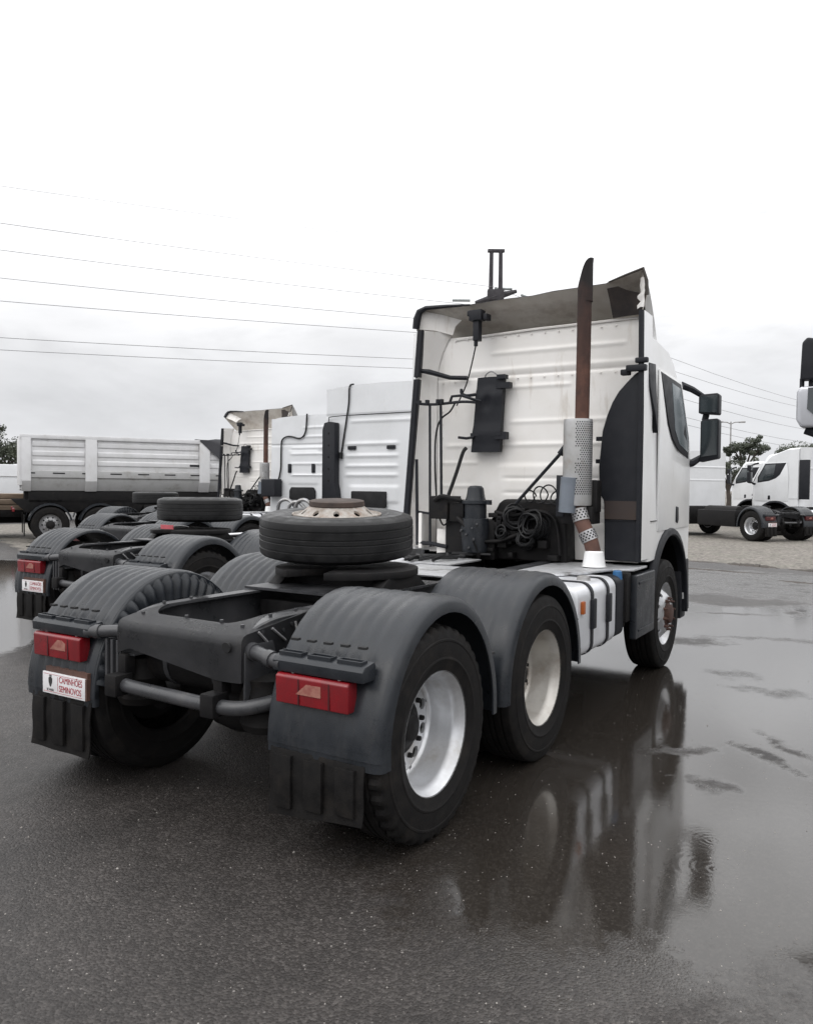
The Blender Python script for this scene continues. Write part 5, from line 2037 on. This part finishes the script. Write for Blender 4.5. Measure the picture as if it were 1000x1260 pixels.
tip_body()
b = bmn()
for s in (-1, 1):
    box(b, s * 0.40 - 0.05, s * 0.40 + 0.05, -0.65, 8.8, 0.85, 1.495)
    box(b, s * 0.95 - 0.03, s * 0.95 + 0.03, -0.55, 6.5, 1.15, 1.49)
box(b, -1.05, 1.05, 2.6, 6.4, 0.62, 1.14)
for s in (-1, 1):
    prism(b, [(-1.0, 1.24), (-0.7, 0.95), (-0.6, 0.85), (0.0, 1.15), (0.7, 0.85), (1.35, 1.15), (2.0, 0.85), (2.4, 0.70), (2.7, 1.24)], 'x', s * 0.9, s * 0.98)
mk('chassis', b, dark_m, dump, bevel=0.01)
for s in (-1, 1):
    for y in (0.0, 1.36):
        wheel_copy(wheel_grey, dump, (s * 1.09, y, 0.517), s < 0)
        b = bmn()
        rows = []
        for k in range(13):
            a = PI * 0.06 + PI * 0.88 * k / 12
            rows.append([(s * x, y + rr * math.cos(a), 0.54 + rr * math.sin(a)) for x, rr in ((0.75, 0.60), (1.20, 0.60), (1.235, 0.585), (1.235, 0.545), (0.75, 0.59))])
        grid(b, rows, closed=True)
        mk('mudguard', b, fender_m, dump)
    wheel_copy(wheel_grey, dump, (s * 1.09, 7.6, 0.517), s < 0)
    b = bmn()
    box(b, s * 0.9 - 0.28, s * 0.9 + 0.28, -0.68, -0.66, 0.2, 0.8)
    mk('mud_flap', b, rubber, dump)
    b = bmn()
    box(b, s * 0.92 - 0.2, s * 0.92 + 0.2, -0.98, -0.92, 0.90, 1.0)
    mk('tail_lamp', b, red_lens, dump, bevel=0.008)
b = bmn()
prism(b, [(6.95, 0.95), (6.95, 2.9), (8.2, 2.85), (8.65, 2.0), (8.75, 0.6), (8.2, 0.6), (8.05, 1.05), (7.1, 1.05)], 'x', -1.2, 1.2)
dc = mk('cab', b, white2, dump, bevel=0.05)
for s in (-1, 1):
    b = bmn()
    prism(b, [(7.5, 1.9), (7.5, 2.65), (8.1, 2.65), (8.4, 1.95)], 'x', min(s * 1.195, s * 1.21), max(s * 1.195, s * 1.21))
    mk('window', b, glass_m, dc)
# things on the far left edge
van = thing('box_van', 'white box van at the left edge under the trees', 'van', (-31.6, 18.3, 0), rad(-30))
b = bmn()
box(b, -1.1, 1.1, -2.2, 2.4, 0.55, 2.55)
vb = mk('box_body', b, white2, van, bevel=0.06)
b = bmn()
prism(b, [(2.42, 0.5), (2.42, 2.3), (3.2, 2.2), (3.8, 1.4), (4.2, 1.2), (4.25, 0.5)], 'x', -1.0, 1.0)
vc = mk('cab', b, white2, van, bevel=0.05)
b = bmn()
box(b, -1.13, 1.13, -2.0, 2.2, 2.0, 2.03)
mk('body_joint', b, lower_grey, van)
for s in (-1, 1):
    for y in (-1.3, 3.2):
        w_ = wheel_copy(wheel_grey, van, (s * 0.95, y, 0.38), s < 0)
        w_.scale = (0.73, 0.73, 0.73)
    b = bmn()
    prism(b, [(2.6, 1.4), (2.6, 2.1), (3.15, 2.1), (3.65, 1.42)], 'x', min(s * 0.99, s * 1.01), max(s * 0.99, s * 1.01))
    mk('window', b, glass_m, vc)
lowbed = thing('flatbed_trailer', 'low flatbed trailer loaded with brown timber at the left edge', 'trailer', (-21.6, 10.6, 0), rad(-25))
b = bmn()
box(b, -1.2, 1.2, -4.0, 2.2, 0.66, 0.86)
for s in (-1, 1):
    box(b, s * 0.5 - 0.06, s * 0.5 + 0.06, -4.0, 2.3, 0.45, 0.68)
mk('deck', b, dark_m, lowbed, bevel=0.01)
for s in (-1, 1):
    for y in (-0.6, -1.8):
        w_ = wheel_copy(wheel_grey, lowbed, (s * 1.0, y, 0.42), s < 0)
        w_.scale = (0.8, 0.8, 0.8)
tm = thing('timber_pile', 'pile of brown weathered timber lying on the low flatbed', 'timber', (-21.6, 10.6, 0.86), rad(-25))
random.seed(21)
for k in range(22):
    b = bmn()
    x = -1.05 + (k % 8) * 0.28 + random.uniform(-.04, .04)
    z = 0.09 + (k // 8) * 0.17
    y0, y1 = -3.9 + random.uniform(0, .5), 1.9 + random.uniform(-.6, .3)
    box(b, x - 0.12, x + 0.12, y0, y1, z - 0.075, z + 0.075)
    mk('beam', b, timber, tm, bevel=0.015, rot=(0, 0, 0))


# ------------------------------------------------------------------ trees, lamp, power line
def tree(name, label, loc, h, crown_r, crown_h, crown_z, seed, n=2600, leaf=0.30, flat=0.6, group=None):
    t = thing(name, label, 'tree', loc, 0, group)
    rnd = random.Random(seed)
    b = bmn()
    tube(b, [(0, 0, 0), (0.08, 0.03, h * 0.3), (-0.05, 0.05, h * 0.55)], [0.24, 0.19, 0.13], 8)
    tips = []
    for k in range(9):
        a = k * 2.4 + rnd.uniform(-.3, .3)
        r_ = crown_r * rnd.uniform(0.45, 0.95)
        p = Vector((r_ * math.cos(a), r_ * math.sin(a), crown_z + crown_h * rnd.uniform(-0.1, 0.45)))
        tube(b, smooth_path([(-0.05, 0.05, h * 0.5), (p.x * .4, p.y * .4, h * 0.5 + (p.z - h * .5) * .6), p], 4), [0.11, .1, .09, .08, .07, .06, .05, .04, .03], 6)
        tips.append(p)
    mk('trunk', b, bark, t)
    b = bmn()
    clumps = []
    for p in tips:
        for q in range(5):
            clumps.append((p + Vector((rnd.gauss(0, crown_r * .25), rnd.gauss(0, crown_r * .25), rnd.gauss(0, crown_h * .18))), crown_r * rnd.uniform(.14, .30)))
    for k in range(n):
        c, cr = clumps[rnd.randrange(len(clumps))]
        v = Vector((rnd.gauss(0, 1), rnd.gauss(0, 1), rnd.gauss(0, 1) * flat)).normalized() * cr * rnd.random() ** 0.4
        v.z *= flat
        p = c + v
        u = Vector((rnd.gauss(0, 1), rnd.gauss(0, 1), rnd.gauss(0, .6))).normalized()
        w_ = u.orthogonal().normalized()
        s_ = leaf * rnd.uniform(0.5, 1.1)
        b.faces.new([b.verts.new(p + u * s_), b.verts.new(p + w_ * s_ * .5), b.verts.new(p - u * s_), b.verts.new(p - w_ * s_ * .5)])
    mk('crown', b, leaf_m, t)
    return t


TG = 'trees beyond the yard'
tree('spreading_tree', 'spreading dark tree beyond the mirror of the nearest truck', (-6.7, 61.3, 0), 5.2, 1.35, 1.5, 4.6, 3, n=8000, leaf=0.085, flat=0.75, group=TG)
tree('bushy_tree', 'low dark bushy tree under the spreading one beyond the white cabs', (-7.6, 60.0, 0), 3.2, 1.2, 1.3, 3.0, 5, n=4200, leaf=0.085, flat=0.8, group=TG)
tree('broad_tree', 'broad dark tree crown rising over the rightmost white cab', (-2.2, 66.0, 0), 5.6, 2.6, 1.2, 4.6, 8, n=9500, leaf=0.095, flat=0.7, group=TG)
tree('hazy_tree', 'small tree peeping past the farthest truck mirror', (-11.2, 66, 0), 5.0, 0.9, 1.0, 4.0, 15, n=2200, leaf=0.09, flat=0.6, group=TG)
tree('leafy_tree', 'dense leafy tree at the far left behind the white van', (-54.5, 32.0, 0), 5.5, 3.2, 2.6, 3.6, 9, n=9000, leaf=0.12, flat=0.8, group=TG)
tree('bare_tree', 'thin sparse treetop poking above the tipper body', (-26.5, 33.0, 0), 4.6, 1.3, 0.8, 4.7, 31, n=160, leaf=0.12, flat=0.6, group=TG)
sb = thing('scrub_bush', 'small leafless bush beside the rear of the tipper', 'bush', (-22.0, 13.6, 0))
b = bmn()
random.seed(5)
for k in range(26):
    a = random.uniform(0, 2 * PI)
    r_ = random.uniform(0.2, 0.75)
    tube(b, smooth_path([(0, 0, 0), (r_ * .4 * math.cos(a), r_ * .4 * math.sin(a), 1.0), (r_ * math.cos(a), r_ * math.sin(a), random.uniform(1.3, 2.3))], 3), 0.024, 5)
mk('branches', b, bark, sb)
b = bmn()
for k in range(420):
    a = random.uniform(0, 2 * PI)
    r_ = random.uniform(0, 0.75)
    p = Vector((r_ * math.cos(a), r_ * math.sin(a), random.uniform(0.9, 2.3)))
    u = Vector((random.gauss(0, 1), random.gauss(0, 1), random.gauss(0, 1))).normalized() * 0.07
    w_ = u.orthogonal().normalized() * 0.04
    b.faces.new([b.verts.new(p + u), b.verts.new(p + w_), b.verts.new(p - u), b.verts.new(p - w_)])
mk('leaves', b, leaf_m, sb)

lamp = thing('street_lamp', 'thin twin-armed street lamp standing above the spreading tree', 'street lamp', (-9.45, 71.4, 0))
b = bmn()
cyl(b, (0, 0, 0), (0, 0, 7.8), 0.10, 0.06, n=8)
mk('pole', b, steel, lamp)
for s in (-1, 1):
    b = bmn()
    tube(b, [(0, 0, 7.6), (s * 0.3, s * .15, 7.75), (s * 0.7, s * .35, 7.78)], 0.05, 6)
    ar = mk('arm', b, steel, lamp)
    b = bmn()
    box(b, s * .85 - .28, s * .85 + .28, s * .42 - .1, s * .42 + .1, 7.70, 7.84)
    mk('lamp_head', b, steel, ar, bevel=0.03)

PX, PY = -16.5, 37.85
pole = thing('utility_pole', 'dark twin-mast power pole with crossarms rising behind the nearest cab', 'utility pole', (PX, PY, 0), math.atan2(0.52, 0.85))
for s in (-1, 1):
    b = bmn()
    cyl(b, (s * 0.34, 0, 0), (s * 0.26, 0, 15.1), 0.20, 0.115, n=12)
    mk('mast', b, concrete, pole)
b = bmn()
box(b, -0.48, 0.48, -0.12, 0.12, 15.05, 15.22)
box(b, -0.46, 0.46, -0.20, 0.20, 12.35, 12.95)
for z in (10.9, 9.0):
    box(b, -0.46, 0.46, -0.18, 0.18, z - 0.1, z + 0.1)
mk('tie_beam', b, concrete, pole, bevel=0.03)
WDIR = Vector((22.3 / 25, 11.3 / 25, 0))     # along the line in camera right / forward
line_dir = (Vector((RT.x, RT.y, 0)) * WDIR.x + Vector((FW.x, FW.y, 0)) * WDIR.y).normalized()
arm_dir = Vector((-line_dir.y, line_dir.x, 0))
pinv = Matrix.Rotation(-math.atan2(0.52, 0.85), 4, 'Z')


def pl_(v):
    return pinv @ (Vector(v) - Vector((PX, PY, 0)))


arms = [(12.55, 1.15), (10.7, 1.15), (8.65, 1.15)]
A = Vector((PX, PY, 0))
ad = Vector((0.85 * 1.94 + 0, 1.22, 0)).normalized()
for z, L in arms:
    b = bmn()
    p0, p1 = pl_(A - ad * 1.15 + Vector((0, 0, z - 0.36))), pl_(A + ad * 1.2 + Vector((0, 0, z + 0.36)))
    tube(b, [p0, pl_(A + Vector((0, 0, z))), p1], [0.10, 0.22, 0.10], 8)
    ar = mk('crossarm', b, concrete, pole)
    b = bmn()
    for sgn, pz, dv in ((-1, z - 0.36, -1), (1, z + 0.36, -1), (1, z + 0.36, 1)):
        q = A + ad * 1.2 * sgn + Vector((0, 0, pz))
        w0_ = q + Vector((RT.x, RT.y, 0)) * dv * 0.25 + Vector((0, 0, 0.12 if dv < 0 else -0.2))
        w1_ = q + Vector((RT.x, RT.y, 0)) * dv * 1.25 + Vector((0, 0, 0.12 if dv < 0 else -0.6))
        tube(b, [pl_(w0_), pl_(w1_)], 0.075, 8)
    mk('insulator', b, insul, ar)
Lp = Vector((-29.55, 16.5, 0))
Rp = Vector((-7.0, 75.0, 0))
wires = [(14.29, 15.1, 13.2, 'topmost thin guard wire, faint against the white cloud', 0.012), (12.73, 13.1, 11.9, 'second wire from the top, meeting the visible crossarm', 0.02), (11.6, 11.95, 11.2, 'third wire from the top, ending at the left crossarm tip', 0.02),
         (10.42, 10.95, 10.0, 'fourth wire from the top, passing behind the cab roof', 0.02), (9.45, 10.25, 9.2, 'fifth wire from the top, above a wide gap', 0.022),
         (7.9, 8.85, 7.9, 'upper wire of the lowest close pair', 0.022), (7.38, 8.35, 7.3, 'lowest wire of all, just under another', 0.022)]
for zl, zp, zr, lab, r_ in wires:
    b = bmn()
    P0 = Lp + (Lp - A) * 0.9
    pts = []
    slope = (zl - zp)
    for k in range(13):
        t = 1.9 - 1.9 * k / 12
        pts.append((A.x + (Lp.x - A.x) * t, A.y + (Lp.y - A.y) * t, zp + slope * t - 0.25 * math.sin(PI * min(1, t / 1.9)) + 0.25 * math.sin(PI / 1.9) * t))
    tube(b, pts, r_ * 0.62, 5)
    wl = mk('power_line', b, wire_m)
    tag(wl, 'overhead ' + lab, 'power line', 'overhead wires left of the pole')
for i, (zl, zp, zr, lab, r_) in enumerate(wires[1:]):
    b = bmn()
    pts = [(A.x + (Rp.x - A.x) * t, A.y + (Rp.y - A.y) * t, zp + (zr - zp) * t - 1.2 * math.sin(PI * t * 0.5)) for t in [k / 10 * 1.8 for k in range(11)]]
    tube(b, pts, r_ * 0.7, 5)
    wl = mk('power_line', b, wire_m)
    tag(wl, 'overhead wire right of the cab, ' + ('highest of six' , 'second from the top of six', 'third from the top of six', 'third from the bottom of six', 'second from the bottom of six', 'lowest of six')[i], 'power line', 'overhead wires right of the pole')

# drop the source wheels, which only served as patterns
for o in (wheel_dual, wheel_dual_dull, wheel_front, wheel_grey):
    for ch in list(o.children):
        bpy.data.objects.remove(ch)
    bpy.data.objects.remove(o)
bpy.data.objects.remove(tyre_lug)
bpy.data.objects.remove(tyre_rib)
